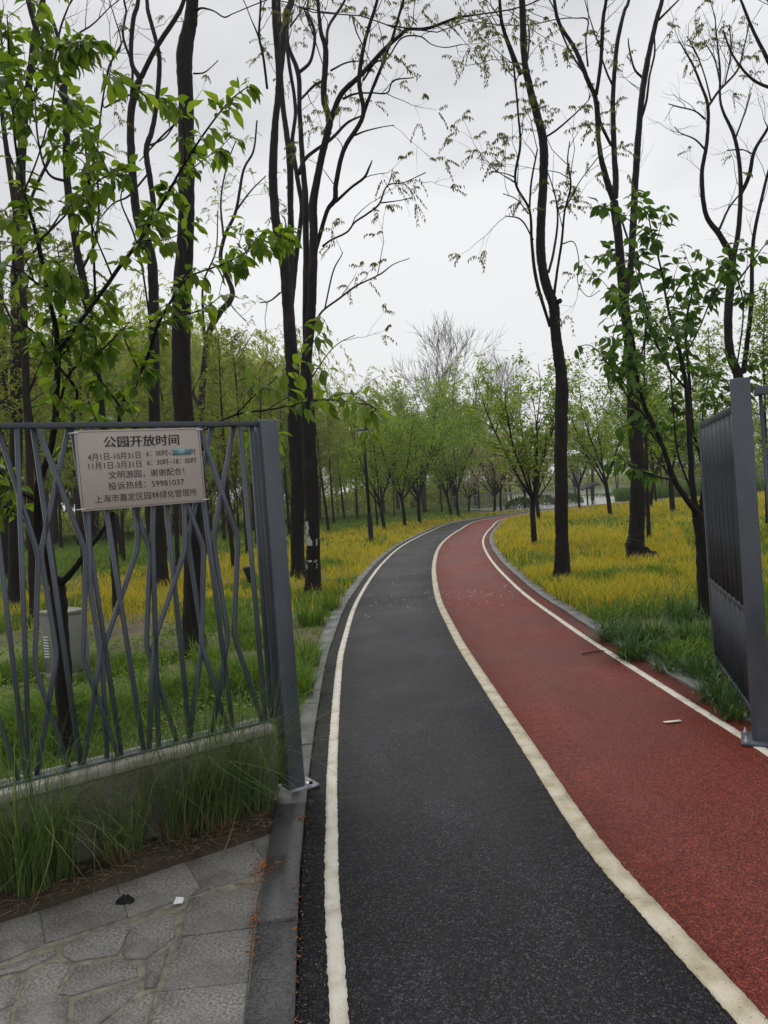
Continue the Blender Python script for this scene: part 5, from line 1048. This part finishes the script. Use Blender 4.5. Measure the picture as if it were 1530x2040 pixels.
# wet plaza beyond the lawn
q = [g(1075, 1012)[:2], g(1215, 1001)[:2], (40, 53), (60, 82), (9, 82)]
V = [(a, b, .004) for a, b in [(7.5, 47.5), (13, 49.2), (30, 51), (60, 56), (60, 66), (6, 66)]]
tag(add_obj('plaza', raw_mesh('plaza', V + [(22, 58, .004)], [(i, (i + 1) % 6, 6) for i in range(6)]), M['plaza']), 'pale wet paved plaza beyond the lawn', 'plaza', kind='structure')
V = [(4, 67.5, .002), (75, 61, .002), (90, 150, .002), (14, 150, .002)]
wm, wt, wb = mat('river_water'); wb.inputs['Base Color'].default_value = (.05, .06, .055, 1); wb.inputs['Roughness'].default_value = .12; bump(wt, wb, noise(wt, 3, 3), .02, .3)
tag(add_obj('river', raw_mesh('river', V, None, [(0, 1, 2, 3)]), wm), 'pale calm river water beyond the plaza', 'water', kind='structure')
bal = empty('balustrade', (9, 66, 0), 'pale balustrade with many uprights along the far plaza edge', 'balustrade'); bo = np.array([9, 66, 0.])
for (xa, ya, xb, yb, nb_) in ((5.5, 62, 17, 67, 46), (26, 64, 58, 60, 90)):
    a = np.array([xa, ya, 0.]); b_ = np.array([xb, yb, 0.]); dd = unit(b_ - a); Lk = np.linalg.norm(b_ - a); nn_ = np.array([-dd[1], dd[0], 0])
    for z, th in ((1.05, .05), (.15, .04)):
        mb = MB(); mb.obox((a + b_) / 2 + UZ * z, dd * Lk / 2, nn_ * .05, UZ * th); mb.build('rail', M['coping'], bal, bo)
    for k in range(nb_):
        p_ = a + (b_ - a) * (k + .5) / nb_
        mb = MB(); mb.obox(UZ * .6, dd * .035, nn_ * .03, UZ * .40); mb.build('baluster', M['coping'], bal, (0, 0, 0), loc=[float(v) for v in p_ - bo])
# footbridge beyond the water
br = empty('footbridge', (18, 92, 0), 'low grey footbridge deck seen far through the trees', 'bridge'); 
mb = MB(); mb.box((0, 0, 4.3), 40, 2.4, .55, R(-8)); mb.build('deck', M['kerb'], br)
for k in (-14, -5, 5, 14):
    mb = MB(); mb.box((k * math.cos(R(8)), -k * math.sin(R(8)), 2.0), .7, 1.6, 4.05, R(-8)); mb.build('pier', M['kerb'], br)
for k in (-1, 1):
    mb = MB(); mb.box((0, k * 1.1, 5.5), 40, .06, .08, R(-8)); mb.build('handrail', M['coping'], br)
# low round shrubs at the plaza
for i, (px, lb) in enumerate((((1040, 1013), 'low clipped shrub at the far path bend'), ((1085, 1006), 'low clipped shrub left of the plaza'), ((1135, 1003), 'low clipped shrub at the plaza edge'))):
    q = g(*px); n = 1500; d = nr.normal(size=(n, 3)); d /= np.linalg.norm(d, axis=1, keepdims=True); d[:, 2] = np.abs(d[:, 2]); P = d * np.array([1.1, .7, .75]) * (.75 + .3 * nr.random(n))[:, None]
    tag(add_obj('clipped_shrub', leaves_mesh('clipped_shrub', P, d + nr.normal(size=(n, 3)) * .6, .12, .07), M['liriope'], None, (q[0], q[1] + .5, -.03)), lb, 'shrub')

# ------------------------------------------------------------------ small things on the ground
q = g(1340, 1440); mb = MB(); mb.box((0, 0, .0095), .11, .03, .003, R(4)); tag(mb.build('paper_strip', M['paper'], None, loc=(q[0], q[1], 0)), 'narrow cream paper strip lying on the red lane', 'paper')
q0, q1 = g(1160, 1306), g(1203, 1299); mb = MB(); mm_ = (q0 + q1) / 2; mb.tube([q0 - mm_ + UZ * .012, UZ * .016, q1 - mm_ + UZ * .012], .006, 5); tag(mb.build('twig', M['bark_brown'], None, loc=mm_), 'dark twig lying across the red lane edge line', 'twig')
q = g(249, 1798); rg_ = np.random.default_rng(3); mb = MB()
d = rg_.normal(size=(26, 3)); 
th = np.arange(10) * .628; prof = [(.004, .022), (.016, .02), (.024, .011), (.026, .003)]
V = [(math.cos(a) * r_ * (1 + .3 * math.sin(a * 3 + r_ * 90)) * 1.25, math.sin(a) * r_ * (1 + .25 * math.cos(a * 2)), z * (1 + .4 * math.sin(a * 4))) for r_, z in prof for a in th]
Qd = [(i * 10 + k_, i * 10 + (k_ + 1) % 10, i * 10 + 10 + (k_ + 1) % 10, i * 10 + 10 + k_) for i in range(3) for k_ in range(10)]; mb.add(V, None, Qd)
tag(mb.build('litter_lump', M['black'], None, loc=(q[0], q[1], .003)), 'small crumpled black scrap on the paving', 'litter')
q = g(356, 1800); mb = MB(); mb.add([(-.02, -.012, .001), (.018, -.01, .002), (.02, .014, .012), (-.012, .016, .016), (.0, .0, .022)], [(0, 1, 4), (1, 2, 4), (2, 3, 4), (3, 0, 4)]); tag(mb.build('paper_scrap', M['white'], None, loc=(q[0], q[1], .004)), 'tiny folded white paper scrap on the paving', 'paper')
q = g(470, 1690); P0 = g(443, 1712) ; mb = MB(); mb.tube([P0 - q + UZ * .012, g(462, 1680) - q + UZ * .05, g(478, 1640) - q + UZ * .10], .0028, 5); tag(mb.build('straw_stalk', M['straw'], None, loc=(q[0], q[1], 0)), 'single long straw leaning over the paving edge', 'straw')
# leaf litter in the joints and petals on the path
P = []
for (x, y, sx, sy, n) in ((524, 1735, 14, 12, 110), (507, 1835, 4, 26, 60), (604, 1632, 7, 5, 30), (500, 1890, 3, 30, 25), (592, 1850, 2, 90, 40)):
    for k in range(n): v = g(x + nr.normal() * sx, y + nr.normal() * sy, .012); P.append(v + np.array([0, 0, .008 + nr.random() * .008]))
P = np.array(P); tag(add_obj('leaf_litter', leaves_mesh('leaf_litter', P, np.c_[nr.normal(size=(len(P), 2)), nr.normal(size=len(P)) * .15], nr.uniform(.006, .022, len(P)), nr.uniform(.004, .009, len(P))), M['litter']), 'rusty orange leaf litter in the paving joints', 'leaf litter', None, 'stuff')
n = 500; u = nr.random(n); v = nr.random(n) ** 1.5; P = (q0 := np.array([edgeP[0][0], edgeP[0][1]]))[None] * (1 - u[:, None]) + np.array(edgeP[1])[None] * u[:, None] + np.array([-.35, .9])[None] * (v * .22)[:, None]
P = np.c_[P, .02 + .025 * nr.random(n)]; tag(add_obj('soil_litter', leaves_mesh('soil_litter', P, np.c_[nr.normal(size=(n, 2)), nr.normal(size=n) * .2], nr.uniform(.02, .08, n), nr.uniform(.002, .005, n)), M['straw']), 'dry straw bits on the soil before the wall', 'straw', None, 'stuff')
n = 420; sidx = nr.integers(900, len(ss) - 30, n); of = nr.uniform(-1.25, 1.3, n); P = np.c_[CL[sidx] + NM[sidx] * of[:, None], np.full(n, .010)]
big = nr.uniform(.012, .03, n); tag(add_obj('fallen_petals', leaves_mesh('fallen_petals', P, np.c_[nr.normal(size=(n, 2)), np.full(n, .05)], big, big * .7), M['petal']), 'scattered pale petals on the distant path', 'petals', None, 'stuff')
# grit and seeds gathered along the lane edges
n = 1500; sidx = nr.integers(150, 1060, n); sd_ = nr.random(n) < .55; of = np.where(sd_, near_in(E_L)[sidx] + nr.exponential(.03, n), E_R - nr.exponential(.04, n)); of = np.where(nr.random(n) < .2, nr.uniform(-1.2, 1.3, n), of)
P = np.c_[CL[sidx] + NM[sidx] * of[:, None], np.full(n, .009)]; L_ = nr.uniform(.004, .014, n)
tag(add_obj('edge_grit', leaves_mesh('edge_grit', P, np.c_[nr.normal(size=(n, 2)), np.full(n, .1)], L_, L_ * .5), M['straw']), 'dry seeds and grit along the lane edges', 'grit', None, 'stuff')
# ------------------------------------------------------------------ the damp air
mb = MB(); mb.box((0, 70, 18), 330, 200, 38); 
hm = bpy.data.materials.new('damp_air'); hm.use_nodes = True; t = hm.node_tree; t.nodes.clear()
ho = t.nodes.new('ShaderNodeOutputMaterial'); pvn = t.nodes.new('ShaderNodeVolumePrincipled'); pvn.inputs['Density'].default_value = .0008; pvn.inputs['Color'].default_value = (.93, .95, .97, 1); pvn.inputs['Anisotropy'].default_value = .2
t.links.new(pvn.outputs[0], ho.inputs['Volume'])
tag(mb.build('haze', hm), 'thin damp haze filling the park', 'haze', None, 'stuff')
